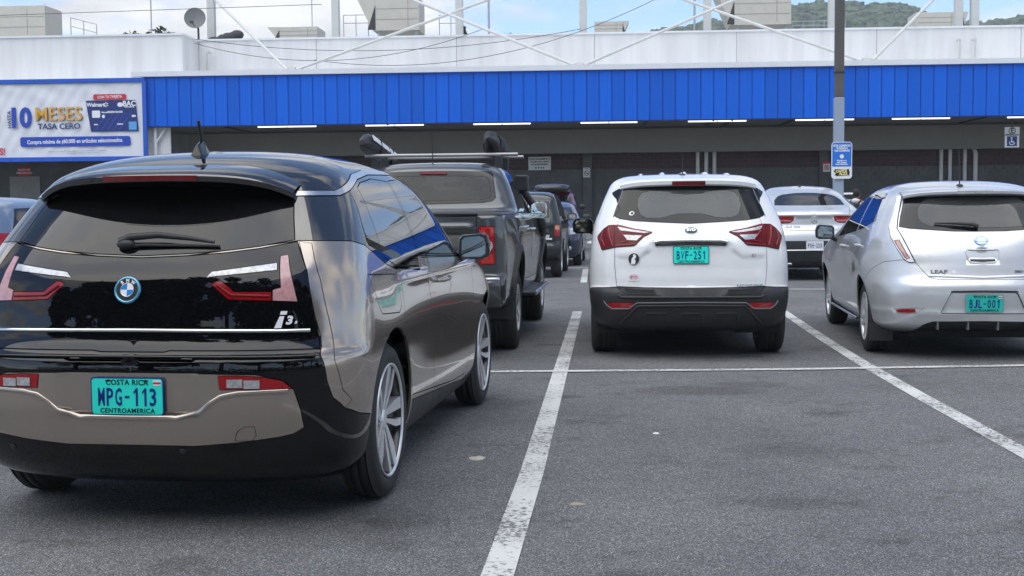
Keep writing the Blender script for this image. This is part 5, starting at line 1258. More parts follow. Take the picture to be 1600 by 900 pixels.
ROWS_COUPE = [
(.22,.30,.82,4.6,.6,2.8,.6,2.6),
(.27,.12,.88,4.7,.6,2.8,.6,2.6),
(.36,.04,.94,4.8,.6,2.8,.6,2.6),
(.50,.01,.985,4.88,.6,2.8,.65,2.5),
(.65,.0,1.0,4.9,.6,2.8,.7,2.5),
(.80,.02,1.002,4.88,.6,2.8,.7,2.5),
(.92,.06,1.0,4.8,.6,2.8,.75,2.5),
(1.03,.10,.985,4.55,.6,2.8,.8,2.5),
(1.10,.10,.965,4.2,.6,2.8,.85,2.5),
(1.17,.09,.935,3.85,.6,2.8,.9,2.4),
(1.23,.13,.895,3.65,.6,2.8,.9,2.4),
(1.30,.36,.86,3.45,.6,2.9,.9,2.4),
(1.42,.70,.80,3.2,.55,2.9,.85,2.4),
(1.54,1.02,.73,2.95,.5,2.8,.8,2.4),
(1.62,1.28,.66,2.75,.5,2.7,.7,2.4),
(1.68,1.55,.56,2.55,.45,2.6,.6,2.3),
(1.71,1.80,.42,2.4,.3,2.4,.3,2.2),
(1.725,1.95,.15,2.2,.1,2.2,.1,2.1),
(1.727,2.0,.01,2.1,.05,2,.05,2)]
ROWS_PICKUP = [
(.42,.30,.80,5.0,.25,4,.5,2.8),
(.48,.10,.86,5.1,.25,4,.5,2.8),
(.55,.03,.885,5.2,.25,4,.5,2.8),
(.66,.0,.895,5.2,.25,4,.55,2.8),
(.72,.03,.90,5.2,.25,4,.6,2.8),
(.76,.09,.90,5.2,.22,4,.6,2.8),
(.95,.085,.90,5.15,.22,4,.6,2.8),
(1.10,.08,.895,5.0,.22,4,.7,2.7),
(1.20,.085,.885,4.6,.22,4,.8,2.7),
(1.255,.09,.875,4.1,.22,4,.8,2.6),
(1.275,.14,.86,4.0,.22,4,.8,2.6),
(1.285,1.50,.845,3.95,.3,3.6,.8,2.6),
(1.32,1.66,.83,3.9,.3,3.6,.8,2.6),
(1.45,1.74,.785,3.65,.3,3.5,.75,2.5),
(1.62,1.83,.715,3.32,.3,3.3,.7,2.5),
(1.71,1.90,.66,3.1,.35,3.0,.6,2.5),
(1.765,2.02,.57,2.92,.35,2.8,.5,2.4),
(1.79,2.2,.42,2.75,.25,2.5,.3,2.3),
(1.80,2.35,.15,2.6,.1,2.2,.1,2.1),
(1.802,2.4,.01,2.5,.05,2,.05,2)]
# ---------------------------------------------------------------- white compact SUV
def byd_disp(p):
    x, y, z = np.abs(p[..., 0]), p[..., 1], p[..., 2]; rear = (y < .4)
    zb = np.where(x > .41, .90, np.where(x < .32, 1.0, 1.0-(x-.32)/.09*.10))
    d = -.013*(1-sst(z, zb-.016, zb+.016))*sst(z, .70, .80)*rear*(1-sst(x, .60, .68))-.03*rbox(x, z, -.5, .565, .585, .612, .006)*rear
    d = d+.012*np.exp(-((z-.99)/.05)**2)*rear*(1-sst(x, .3, .5))
    side = sst(y, .3, .6)
    d = d+.02*(np.exp(-((y-.80)/.42)**2-((z-.68)/.18)**2)+np.exp(-((y-3.32)/.45)**2-((z-.68)/.18)**2))*side
    d = d-.018*np.exp(-((y-2.0)/.8)**2-((z-.62)/.12)**2)*side
    return d
def make_byd(P0, psi):
    S = Surf(ROWS_WHITE, byd_disp); root = car_root('parked_car', P0, psi, 'white compact SUV with turquoise plate BVF-251 and black plastic bumper')
    gl = R_(0,1.172, .234,1.183, .49,1.198, .60,1.216)
    reg = [
     ('cladding', [('r',0,.1), ('r',0,.622)]+R_(.40,.626, .632,.632, .80,.622)+S_(.33,.615, .40,.60, .44,.50, .46,.1)),
     ('cladding', S_(.40,.1, .40,.40, 1.2,.40, 2.9,.40, 3.7,.40, 3.8,.1)),
     ('cladding', arch(.80,.45,.35,.0)), ('cladding', arch(3.32,.45,.35,.0)),
     ('tailgate', R_(0,.626, .40,.629, .634,.636, .652,.80, .650,.97, .630,1.15, .61,1.205, .59,1.30, .56,1.42, .53,1.52, 0,1.54)),
     ('garnish', R_(0,.567, .56,.577, .60,.60, .634,.636, .40,.629, 0,.626)),
     ('rear_door', S_(.86,.44, 1.70,.42, 1.72,.80, 1.68,1.12, .95,1.17, .80,1.13, .86,.95, 1.10,.80, 1.20,.60)),
     ('front_door', S_(1.72,.42, 2.85,.42, 2.95,.60, 2.92,1.02, 1.70,1.12, 1.73,.80)),
     ('window_border', gl+R_(.645,1.235, .652,1.255, .575,1.47, .555,1.492, .50,1.502, .25,1.505, 0,1.507)),
     ('quarter', [('r',.665,1.225)]+S_(.365,1.222, .40,1.30, .52,1.395, .64,1.45, .60,1.482)+R_(.56,1.488, .58,1.47, .655,1.26)),
     ('rear_window', R_(0,1.262, .10,1.259, .2,1.235, .28,1.222, .37,1.225, .425,1.255, .45,1.33, .44,1.40, .40,1.445, .34,1.462, 0,1.468)),
     ('side_window', S_(.62,1.26, .78,1.395, .95,1.44, 1.62,1.47, 1.62,1.155, .90,1.20)), ('side_window_front', S_(1.69,1.15, 1.69,1.47, 2.08,1.445, 2.40,1.32, 2.72,1.12, 2.72,1.09)),
     ('windscreen', F_(0,1.12, .62,1.12, .58,1.36, .52,1.53, 0,1.56)),
     ('lamp', R_(.330,1.095, .332,1.104, .48,1.132, .618,1.166, .70,1.163, .745,1.13, .785,1.085, .80,1.06, .795,1.03, .762,.945, .638,.972, .483,.985, .45,1.013, .40,1.06)),
     ('lamp_hi', R_(.345,1.099, .48,1.124, .60,1.148, .625,1.146, .60,1.115, .40,1.092)),
     ('lamp_clear', R_(.415,1.072, .585,1.078, .545,1.035, .462,1.030)),
     ('lamp_out', R_(.652,1.166, .70,1.163, .745,1.13, .785,1.085, .80,1.06, .795,1.03, .762,.945, .648,.970)),
     ('reflector', R_(.495,.440, .70,.436, .705,.498, .492,.503)),
     ('open', arch(.80,.385,.345,0.)), ('open', arch(3.32,.385,.345,0.)),
    ]
    K = Skin(S, reg, .04); Wt = M['white_paint']
    skin_parts(K, root, [
     ('body', 'base', Wt), ('bumper', 'cladding', M['cladding']), ('tailgate', 'tailgate', Wt, dict(gap=.003)), ('tailgate_garnish', 'garnish', M['cladding'], dict(off=-.004)),
     ('rear_door', 'rear_door', Wt, dict(mode='split')), ('front_door', 'front_door', Wt, dict(mode='split')),
     ('window_border', 'window_border', M['glass_dark'], dict(rim=.004)), ('quarter_window', 'quarter', M['glass_dark'], dict(rim=.004, mode='split')),
     ('rear_window', 'rear_window', M['glass_clear2'], dict(rim=0, gap=0)), ('side_window', 'side_window', M['glass'], dict(rim=.003, mode='split')),
     ('side_window', 'side_window_front', M['glass'], dict(rim=.003, mode='split')), ('windscreen', 'windscreen', M['glass_clear'], dict(rim=.003)),
     ('tail_light', ['lamp'], M['dark_red'], dict(off=.004, gap=.001, mode='split')), ('tail_light_bar', 'lamp_hi', M['clear_lens'], dict(off=.006, gap=.0, mode='split')),
     ('reversing_light', 'lamp_clear', M['clear_lens'], dict(off=.006, gap=0, mode='split')), ('tail_light_outer', 'lamp_out', M['dark_red'], dict(off=.005, gap=.002, mode='split')),
     ('reflector', 'reflector', M['red_lens'], dict(off=.003, mode='split'))])
    K.piece('body_shell', None, M['shell'], root, off=-.013, rim=0, gap=0, sel=~K.ids(['open', 'windscreen', 'rear_window', 'side_window', 'side_window_front']))
    for sg in (-1, 1):
        for path, ww in (([(.372,1.108), (.50,1.128), (.638,1.156)], .010), ([(.47,.998), (.56,.992), (.636,.984)], .010), ([(.60,1.105), (.578,1.075), (.552,1.045), (.54,1.022), (.60,1.012)], .009), ([(.668,.985), (.690,1.06), (.700,1.145)], .010), ([(.735,.985), (.765,1.05), (.748,1.105)], .008)):
            strip_on(S, 'lamp_light_guide', 'r', [(sg*a, z) for a, z in path], ww, M['red_lens'], root, .007, .004)
        strip_on(S, 'lamp_lower_edge', 'r', [(sg*a, z) for a, z in ((.455,1.005), (.486,.985), (.636,.974), (.758,.948))], .006, M['seal'], root, .005, .003)
    under_body(root, S, .3, 3.9, .24, [(.80,.385,.345), (3.32,.385,.345)])
    for yc in (.80, 3.32):
        for sg in (-1, 1): make_wheel(root, (sg*.862, yc, .340), sg, .340, .235, .225, 'five', M['rubber'])
    sp, lamp = spoiler(root, S, Wt, .60, 1.585, 1.505, .395, 1.548, .16, .035, .045); lamp('brake_light', .145, M['dark_red'], -.95, -.12)
    for xs in ((-.40, -.2, 0, .2, .4)):      # pressed ribs of the roof
        b = MB(); vs = []
        b.tube([(xs, .80, 1.588-.09*xs*xs), (xs, 1.1, 1.612-.09*xs*xs), (xs, 1.7, 1.618-.09*xs*xs), (xs, 2.0, 1.600-.09*xs*xs)], [.02, .035, .035, .02], 10); b.build('roof_rib', Wt, root)
    for sg in (-1, 1):
        make_mirror(root, (sg*.975, 2.52, 1.13), sg, M['black_gloss'], (.22, .165), .12, .08)
    strip_on(S, 'chrome_bar', 'r', [(-.31,1.010), (-.25,1.018), (0,1.022), (.25,1.018), (.31,1.010)], .034, M['satin'], root, .004, .022)
    strip_on(S, 'handle_shadow', 'r', [(-.30,.992), (0,1.0), (.30,.992)], .016, M['seal'], root, .002, .016)
    strip_on(S, 'bumper_trim', 'r', [(-.745,.510), (-.72,.472), (-.675,.443), (-.535,.446), (-.46,.499), (0,.504), (.46,.499), (.535,.446), (.675,.443), (.72,.472), (.745,.510)], .012, M['satin_dark'], root, .002, .006)
    strip_on(S, 'bumper_crease', 'r', [(-.60,.315), (-.455,.472), (0,.478), (.455,.472), (.60,.315)], .02, M['cladding'], root, .002, .012)
    strip_on(S, 'bumper_ledge', 'r', [(-.62,.560), (-.59,.545), (0,.548), (.59,.545), (.62,.560)], .022, M['cladding'], root, .0, .012)
    for x0 in (-.30, 0, .30):
        strip_on(S, 'bumper_pocket', 'r', [(x0-.10,.33), (x0-.085,.41), (x0+.085,.41), (x0+.10,.33)], .012, M['cladding'], root, .002, .008)
    e = disc_on(S, 'emblem', 0.005, 1.113, .052, .029, M['satin_dark'], root, .002, .006); b = MB(); b.prism(ell(.047, .0245, 28), .006, .008); b.build('emblem_oval', M['ink_blue_dark'], e)
    text('emblem_letters', 'BYD', .036, M['chrome'], e, Matrix.Translation((0, -.001, .0095)), sx=1.12, bold=.0012)
    o = text('lettering', 'S1', .045, M['satin'], root, on_rear(S, .54, .897, .002), bold=.001)
    o = text('lettering', 'BUILD YOUR DREAMS', .024, M['satin'], root, on_rear(S, .50, .645, .002), bold=.0006)
    s1 = disc_on(S, 'round_sticker', -.488, .874, .047, .049, M['ink_black'], root, .008)
    b = MB(); b.prism([(-.022,-.045), (.012,-.046), (.018,-.02), (.008,.0), (.02,.012), (.018,.03), (.006,.042), (-.008,.036), (-.006,.018), (-.018,.004)], .003, .0036); b.build('sticker_figure', M['plate_white'], s1)
    s2 = disc_on(S, 'white_sticker', -.488, .716, 0, 0, M['plate_white'], root, poly=rrect(.088, .062, .004), th=.0012)
    b = MB(); b.lathe([(.0012,.036), (.002,.036), (.002,.032), (.0012,.032)], 28, 'z'); o = b.build('sticker_ring', M['ink_red'], s2); o.scale.y = .62
    text('sticker_letters', 'BYD', .027, M['ink_red'], s2, Matrix.Translation((0, 0, .002)), sx=1.05, bold=.0006)
    s3 = disc_on(S, 'window_sticker', -.50, 1.262, .024, .024, M['plate_white'], root, .003, .001); b = MB(); b.prism(ell(.013, .013, 16, (.004, 0)), .001, .0016); b.build('sticker_mark', M['ink_black'], s3)
    make_plate(root, on_rear(S, .0, .906, .012), 'BVF-251', M['plate_green'], frame=M['ink_black'], flag=False)
    handles(root, S, ((1.08,.985), (2.02,.965)), Wt)
    antenna(root, (-.03, .80, 1.600), .20, -.12, (.035, .045, .022))
    for x in (-.25, .25): disc_on(S, 'parking_sensor', x*1.2, .525, .011, .011, M['seal'], root)
    seat_pair(root, 2.0, .72); seat_pair(root, 1.12, .74, bench=True, x=0, name='rear_seat', mt=M['seat'])
    interior(root, S, .5, 3.1, .62, -.37, 2.55)
    b = MB(); b.add(*ball((0, 2.42, 1.47), (.115, .025, .04), 12, 8, .6), True); b.build('rear_view_mirror', M['interior'], root)
    return root
M['satin_dark'] = mat('grey_trim', (.16, .16, .165), .4); M['ink_blue_dark'] = mat('emblem_navy', (.008, .010, .035), .4)
make_byd((1.52777, 10.41967), .079196)
# ---------------------------------------------------------------- silver electric hatchback, right
def leaf_disp(p):
    x, y, z = np.abs(p[..., 0]), p[..., 1], p[..., 2]; rear = (y < .45)
    xl = .345-.075*np.clip((z-.41)/.17, 0, 1)
    d = -.016*rbox(x, z, -.5, .85, .118, .935, .012)*rear
    d = d+.010*np.exp(-((z-.40)/.025)**2)*rear
    side = sst(y, .35, .7)
    d = d+.030*(np.exp(-((y-.85)/.5)**2-((z-.78)/.16)**2)+np.exp(-((y-3.52)/.5)**2-((z-.72)/.18)**2))*side
    d = d-.024*np.exp(-((y-2.1)/.75)**2-((z-.66)/.14)**2)*side
    return d
def make_leaf(P0, psi):
    S = Surf(ROWS_LEAF, leaf_disp); root = car_root('parked_car', P0, psi, 'silver electric hatchback at the right edge with teal plate BJL-001')
    lens = R_(.557,1.402, .60,1.392, .640,1.30, .668,1.221, .711,1.125, .710,1.045, .669,.941, .622,.858, .60,.838, .577,.826, .535,.832, .567,.912, .65,1.114, .624,1.221, .588,1.33)
    reg = [
     ('bumper', [('r',0,.1)]+R_(0,.689, .365,.690, .431,.706, .481,.763, .529,.826, .577,.823, .622,.851)+S_(.321,.829, .44,.765, .543,.689, .50,.56, .46,.42, .50,.1)),
     ('diffuser', R_(0,.1, 0,.343, .40,.335, .44,.320, .477,.300, .52,.25, .54,.1)),
     ('plate_panel', R_(0,.405, .33,.407, .345,.415, .27,.575, .255,.586, 0,.590)),
     ('tailgate', R_(0,.689, .365,.690, .431,.706, .481,.763, .529,.826, .567,.912, .65,1.114, .624,1.221, .575,1.36, .55,1.42, 0,1.44)),
     ('rear_door', S_(.78,.78, 1.0,.72, 1.18,.55, 1.24,.30, 1.98,.29, 2.02,.70, 1.98,1.03, 1.45,1.065, 1.22,1.085, .68,1.165, .63,1.05)),
     ('front_door', S_(2.0,.29, 3.04,.28, 3.10,.50, 3.05,.92, 2.62,.985, 1.98,1.04, 2.04,.70)),
     ('window_border', R_(0,1.089, .21,1.090, .36,1.100, .56,1.115, .634,1.130, .608,1.225, .562,1.36, .548,1.398, 0,1.40)),
     ('rear_window', R_(0,1.125, .25,1.125, .38,1.135, .455,1.165, .478,1.215, .47,1.28, .43,1.34, .37,1.375, 0,1.385)),
     ('side_window', S_(.70,1.178, .98,1.375, 1.35,1.405, 1.60,1.41, 1.49,1.085, 1.24,1.10)),
     ('side_window_front', S_(1.54,1.075, 1.66,1.41, 1.95,1.40, 2.14,1.345, 2.38,1.22, 2.62,1.045, 2.70,1.0)),
     ('visor', S_(.90,1.385, .96,1.425, 1.35,1.445, 1.62,1.445, 1.60,1.412, 1.35,1.407, .98,1.377)),
     ('windscreen', F_(0,1.08, .60,1.08, .56,1.27, .50,1.42, 0,1.45)),
     ('lamp', lens), ('lamp_red', R_(.682,1.01, .648,1.015, .600,.905, .575,.866, .596,.858, .612,.876, .655,.955)),
     ('reflector', R_(.672,.406, .69,.428, .60,.436, .545,.438, .535,.412, .60,.406)),
     ('reflector_trim', R_(.66,.398, .695,.410, .698,.434, .60,.443, .475,.449, .48,.443, .53,.405, .60,.398)),
     ('open', arch(.82,.355,.335,0.)), ('open', arch(3.52,.355,.335,0.)),
    ]
    reg[-4], reg[-3] = reg[-3], reg[-4]
    K = Skin(S, reg, .038); Sv = M['silver']
    skin_parts(K, root, [
     ('body', 'base', Sv), ('bumper', 'bumper', Sv, dict(gap=.0015)), ('plate_panel', 'plate_panel', Sv, dict(off=-.016, gap=.004)), ('diffuser', 'diffuser', M['cladding'], dict(off=-.02)), ('tailgate', 'tailgate', Sv, dict(gap=.003)),
     ('rear_door', 'rear_door', Sv, dict(mode='split')), ('front_door', 'front_door', Sv, dict(mode='split')),
     ('window_border', 'window_border', M['glass_dark'], dict(rim=.004)), ('rear_window', 'rear_window', M['glass'], dict(rim=0, gap=0)),
     ('side_window', 'side_window', M['glass_mid'], dict(rim=.004, mode='split')), ('side_window', 'side_window_front', M['glass_open'], dict(rim=.004, mode='split')),
     ('window_visor', 'visor', M['chrome'], dict(off=.012, mode='split')), ('windscreen', 'windscreen', M['glass_clear'], dict(rim=.003)),
     ('tail_light', 'lamp', M['lens_white'], dict(off=.008, gap=.005, mode='split')), ('tail_light_red', 'lamp_red', M['amber_pale'], dict(off=.009, gap=.001, mode='split')),
     ('reflector', 'reflector', M['red_lens'], dict(off=.001, gap=.001, mode='split')), ('reflector_surround', 'reflector_trim', Sv, dict(off=-.004, gap=.001, mode='split'))])
    K.piece('body_shell', None, M['shell'], root, off=-.024, rim=0, gap=0, sel=~K.ids(['open', 'windscreen', 'rear_window', 'side_window', 'side_window_front']))
    under_body(root, S, .3, 4.2, .18, [(.82,.355,.335), (3.52,.355,.335)])
    for yc in (.82, 3.52):
        for sg in (-1, 1): make_wheel(root, (sg*.862, yc, .318), sg, .318, .2, .222, 'leaf', M['rubber'])
    for sg in (-1, 1):
        b = MB(); b.box((sg*.76, .46, .21), (.2, .012, .16)); b.build('mud_flap', M['cladding'], root)
        b = MB(); b.tube([(sg*.862, 1.22, .262), (sg*.876, 1.5, .268), (sg*.88, 2.8, .268), (sg*.87, 3.12, .262)], .012, 8); b.build('sill_trim', M['satin'], root)
        make_mirror(root, (sg*.99, 2.73, 1.045), sg, M['cladding'], (.20, .155), .12, .08, glassmat=M['mirror_dark'])
    sp, lamp = spoiler(root, S, Sv, .575, 1.47, 1.392, .40, 1.432, .16, .035, .03); lamp('brake_light', .15, M['clear_lens'], -.75, .15)
    strip_on(S, 'plate_panel_shadow', 'r', [(-.27,.588), (-.25,.594), (0,.598), (.25,.594), (.27,.588)], .010, M['seal'], root, .0, .004)  # black bead that paints in the shade along the recess top
    strip_on(S, 'tailgate_edge', 'r', [(-.44,.722), (0,.706), (.44,.722)], .03, Sv, root, -.004, .008)
    for x in (-.12, .12, .36, -.36):
        p = S.at(('r', abs(x), .30))[0]; b = MB(); b.box((x, p[1]+.02, .30), (.012, .08, .07)); b.build('diffuser_fin', M['satin_dark'], root, .003)
    strip_on(S, 'handle_outline', 'r', [(-.12,.94), (-.135,.925), (-.115,.845), (-.095,.83), (.095,.83), (.115,.845), (.135,.925), (.12,.94), (-.12,.94)], .007, Sv, root, .001, .006)
    strip_on(S, 'tailgate_handle', 'r', [(-.10,.855), (0,.853), (.10,.855)], .036, M['seal'], root, -.004, .012)
    strip_on(S, 'handle_bar', 'r', [(-.085,.856), (0,.854), (.085,.856)], .018, Sv, root, .006, .012)
    e = disc_on(S, 'emblem', -.002, 1.012, .052, .042, M['badge_blue'], root, .002, .006); b = MB(); b.prism(ell(.039, .030, 24), .006, .0075); b.build('emblem_field', Sv, e)
    b = MB(); b.box((0, 0, .0075), (.112, .024, .005)); b.build('emblem_bar', M['badge_blue'], e, .003)
    text('emblem_letters', 'NISSAN', .018, M['chrome'], e, Matrix.Translation((0, 0, .0105)), sx=1.15, bold=.0006)
    text('lettering', 'LEAF', .042, M['satin_dark'], root, on_rear(S, -.355, .752, .002), sx=1.5, bold=.0012, depth=.002)
    text('lettering', 'ZERO EMISSION', .024, M['satin_dark'], root, on_rear(S, .345, .756, .002), sx=1.1, bold=.0008, depth=.002)
    disc_on(S, 'round_sticker', -.235, .752, .016, .016, M['white_plastic'], root, .001, .001)
    make_plate(root, on_rear(S, .0, .492, .004), 'BJL-001', M['plate_green2'], frame=M['chrome'], flag=True)
    def W(x, z, off):
        p = Vector(S.at(('r', abs(x), z), off)[0]); p.x = x; return p
    b = MB(); b.tube([W(-.01,1.118,.018), W(-.05,1.128,.03), W(-.2,1.140,.028), W(-.36,1.150,.016)], [.02,.016,.012,.006], 8); b.tube([W(-.06,1.118,.01), W(-.36,1.142,.008)], [.008,.005], 6); b.build('wiper', M['cladding'], root)
    handles(root, S, ((1.06,.95), (2.15,.915)), Sv)
    antenna(root, (-.06, .72, 1.482), .32, .10, (.032, .05, .02))
    seat_pair(root, 2.1, .62, mt=M['seat']); seat_pair(root, 1.05, .66, bench=True, x=0, name='rear_seat', mt=M['seat'])
    interior(root, S, .5, 3.2, .5, -.37, 2.7)
    b = MB(); b.add(*ball((0, 2.5, 1.33), (.115, .025, .04), 12, 8, .6), True); b.build('rear_view_mirror', M['interior'], root)
    return root
M['amber_pale'] = mat('pale_salmon_lens', (.55, .30, .24), .15, 0, 1, .02, var=.3, vscale=50)
make_leaf((3.93505, 10.19272), .136695)
# ---------------------------------------------------------------- dark grey pickup with roof rack
def pk_disp(p):
    x, y, z = np.abs(p[..., 0]), p[..., 1], p[..., 2]; side = sst(y, .25, .5)
    d = .035*(np.exp(-((y-1.2)/.46)**2-((z-.82)/.16)**2)+np.exp(-((y-4.25)/.48)**2-((z-.82)/.16)**2))*side
    d = d-.02*np.exp(-((y-2.7)/.8)**2-((z-.80)/.12)**2)*side
    d = d-.012*rbox(x, z, -.5, .86, .60, 1.14, .02)*(y < .3)+.014*np.exp(-((z-1.15)/.03)**2)*(y < .3)*(1-sst(x, .6, .68))
    return d
def make_pickup(P0, psi):
    S = Surf(ROWS_PICKUP, pk_disp); root = car_root('pickup_truck', P0, psi, 'dark grey double cab pickup with roof rack and closed cargo cover', 'pickup')
    reg = [
     ('bumper', R_(0,.30, 0,.742, .60,.742, .80,.738, .85,.73, .86,.64, .85,.30)),
     ('tailgate', R_(0,.80, .652,.80, .652,1.252, 0,1.252)),
     ('step_top', R_(0,.742, .60,.742, .66,.742, .66,.80, 0,.80)),
     ('tonneau', [('r',0,1.258), ('r',.80,1.258)]+S_(.30,1.262, .8,1.264, 1.55,1.266, 1.56,1.288)+[('r',.80,1.2875), ('r',0,1.2875)]),
     ('flare', arch(1.22,.535,.45,.30)), ('front_flare', arch(4.25,.535,.45,.30)),
     ('rear_door', S_(1.76,.62, 2.60,.60, 2.64,.9, 2.60,1.20, 1.80,1.25, 1.72,1.0)), ('front_door', S_(2.63,.60, 3.52,.60, 3.62,.85, 3.60,1.14, 2.63,1.20, 2.67,.9)),
     ('side_window', S_(1.96,1.30, 2.60,1.275, 2.60,1.66, 2.10,1.665)), ('side_window_front', S_(2.66,1.27, 3.50,1.22, 3.30,1.42, 3.02,1.60, 2.80,1.655, 2.66,1.66)),
     ('window_border', R_(0,1.365, .50,1.375, .60,1.392, .632,1.425, .588,1.66, .56,1.688, 0,1.695)),
     ('rear_window', R_(0,1.40, .50,1.41, .575,1.43, .585,1.46, .55,1.61, .52,1.64, 0,1.648)),
     ('windscreen', F_(0,1.32, .68,1.32, .64,1.55, .58,1.69, 0,1.70)),
     ('lamp', R_(.668,1.167, .800,1.165, .806,.842, .668,.836)),
     ('open', arch(1.22,.47,.44,0.)), ('open', arch(4.25,.47,.44,0.)),
    ]
    K = Skin(S, reg, .045); Gm = M['gunmetal']
    skin_parts(K, root, [
     ('body', 'base', Gm), ('bumper', ['bumper', 'step_top'], Gm, dict(gap=.004)), ('tailgate', 'tailgate', Gm, dict(gap=.005)), ('tonneau_cover', 'tonneau', M['cladding'], dict(off=.004)),
     ('wheel_arch_flare', 'flare', M['cladding'], dict(off=.02, mode='split', rim=.03)), ('wheel_arch_flare', 'front_flare', M['cladding'], dict(off=.02, mode='split', rim=.03)),
     ('rear_door', 'rear_door', Gm, dict(mode='split')), ('front_door', 'front_door', Gm, dict(mode='split')),
     ('window_border', 'window_border', M['glass_dark'], dict(rim=.004)), ('rear_window', 'rear_window', M['glass_cab'], dict(rim=0, gap=0)),
     ('side_window', 'side_window', M['glass_dark'], dict(rim=.004, mode='split')), ('side_window', 'side_window_front', M['glass_dark'], dict(rim=.004, mode='split')),
     ('windscreen', 'windscreen', M['glass_clear'], dict(rim=.003)), ('tail_light', 'lamp', M['red_lens'], dict(off=.006, mode='split'))])
    K.piece('body_shell', None, M['shell'], root, off=-.013, rim=0, gap=0, sel=~K.ids(['open', 'windscreen', 'rear_window', 'side_window', 'side_window_front']))
    under_body(root, S, .3, 5.0, .42, [(1.22,.47,.44), (4.25,.47,.44)])
    for yc in (1.22, 4.25):
        for sg in (-1, 1): make_wheel(root, (sg*.905, yc, .385), sg, .385, .26, .225, 'six', M['rubber'])
    for sg in (-1, 1):
        d = disc_on(S, 'reversing_light', sg*.730, .995, .055, .055, M['clear_lens'], root, .008, .012)
        b = MB(); b.lathe([(0,.056), (.014,.055), (.015,.048), (.012,.046)], 28, 'z'); b.build('lamp_ring', M['chrome'], d)
        for z0, z1 in ((1.075, 1.155), (.85, .93)):
            vs = [S.at(('r', x, z), .008)[0] for x, z in ((.69, z0), (.79, z0), (.785, z1), (.69, z1))]
            mesh_obj('lamp_facet', [(v[0]*sg, v[1], v[2]) for v in vs], [(0, 1, 2, 3) if sg > 0 else (3, 2, 1, 0)], M['red_lens2'], root)
        disc_on(S, 'reflector', sg*.725, .660, .045, .018, M['red_lens'], root, .002, .005)
        b = MB(); b.box((sg*.775, .70, .47), (.25, .012, .30)); b.build('mud_flap', M['cladding'], root)
        b = MB(); b.box((sg*.93, 2.72, .47), (.16, 1.75, .035)); b.build('side_step', M['cladding'], root, .01)
        b = MB(); b.tube([(sg*1.005, 1.86, .475), (sg*1.01, 2.0, .475), (sg*1.01, 3.5, .475), (sg*1.0, 3.6, .475)], .022, 8); b.build('side_step_edge', M['satin'], root)
        make_mirror(root, (sg*.95, 3.18, 1.30), sg, M['chrome'], (.18, .18), .13, .06, stem_mat=M['cladding'])
    strip_on(S, 'bumper_trim', 'r', [(-.84,.715), (0,.722), (.84,.715)], .03, M['satin'], root, .0, .012)
    strip_on(S, 'tailgate_rail', 'r', [(-.66,1.262), (0,1.264), (.66,1.262)], .022, M['seal'], root, .0, .02)
    disc_on(S, 'brake_light', .0, 1.672, 0, 0, M['dark_red'], root, .004, .006, poly=rrect(.27, .03, .006))
    b = MB(); b.box((.89, 2.95, .90), (.004, .07, .17)); 
    p, n = S.at(('s', 2.95, .92), .003); o = MB().box((0, 0, 0), (.045, .30, .001)).build('door_sticker', M['plate_white'], root); o.matrix_local = facing(p, n, (0, 1, 0)) @ Matrix.Rotation(R(90), 4, 'Z') if False else facing(p, n)
    o.data.transform(Matrix.Rotation(0, 4, 'Z'))
    handles(root, S, ((1.98,1.13), (2.86,1.10)), M['chrome'], .09)
    # roof rack: two bars on four feet
    for yy in (2.35, 3.0):
        b = MB(); b.tube([(-.80, yy, 1.875), (.80, yy, 1.875)], .02, 10); b.build('rack_bar', M['rack_grey'], root)
        for sg in (-1, 1):
            b = MB(); b.box((sg*.60, yy, 1.80), (.07, .07, .13)); b.build('rack_foot', M['cladding'], root, .012)
    antenna(root, (-.08, 2.3, 1.79), .34, .0, (.03, .03, .015))
    # snorkel up the right windscreen pillar
    b = MB(); b.tube([(.90,4.15,1.02), (.93,4.0,1.12), (.90,3.72,1.28), (.82,3.44,1.42), (.76,3.36,1.52)], [.05,.05,.045,.042,.042], 10); b.build('snorkel', M['cladding'], root)
    b = MB(); b.box((.745, 3.34, 1.60), (.16, .15, .18)); b.build('snorkel_head', M['cladding'], root, .025, 3)
    seat_pair(root, 3.0, .95, h=.62); seat_pair(root, 2.2, .95, bench=True, x=0, name='rear_seat', h=.55)
    interior(root, S, 1.9, 4.0, .8, -.37, 3.35)
    b = MB(); b.add(*ball((0, 3.25, 1.60), (.12, .025, .04), 12, 8, .6), True); b.build('rear_view_mirror', M['interior'], root)
    return root
M['rack_grey'] = mat('dull_aluminium', (.34, .34, .35), .42, .7)
pk = make_pickup((-.956114, 10.438), .0987)
def on_pickup(p):
    return pk.matrix_basis @ Vector(p)
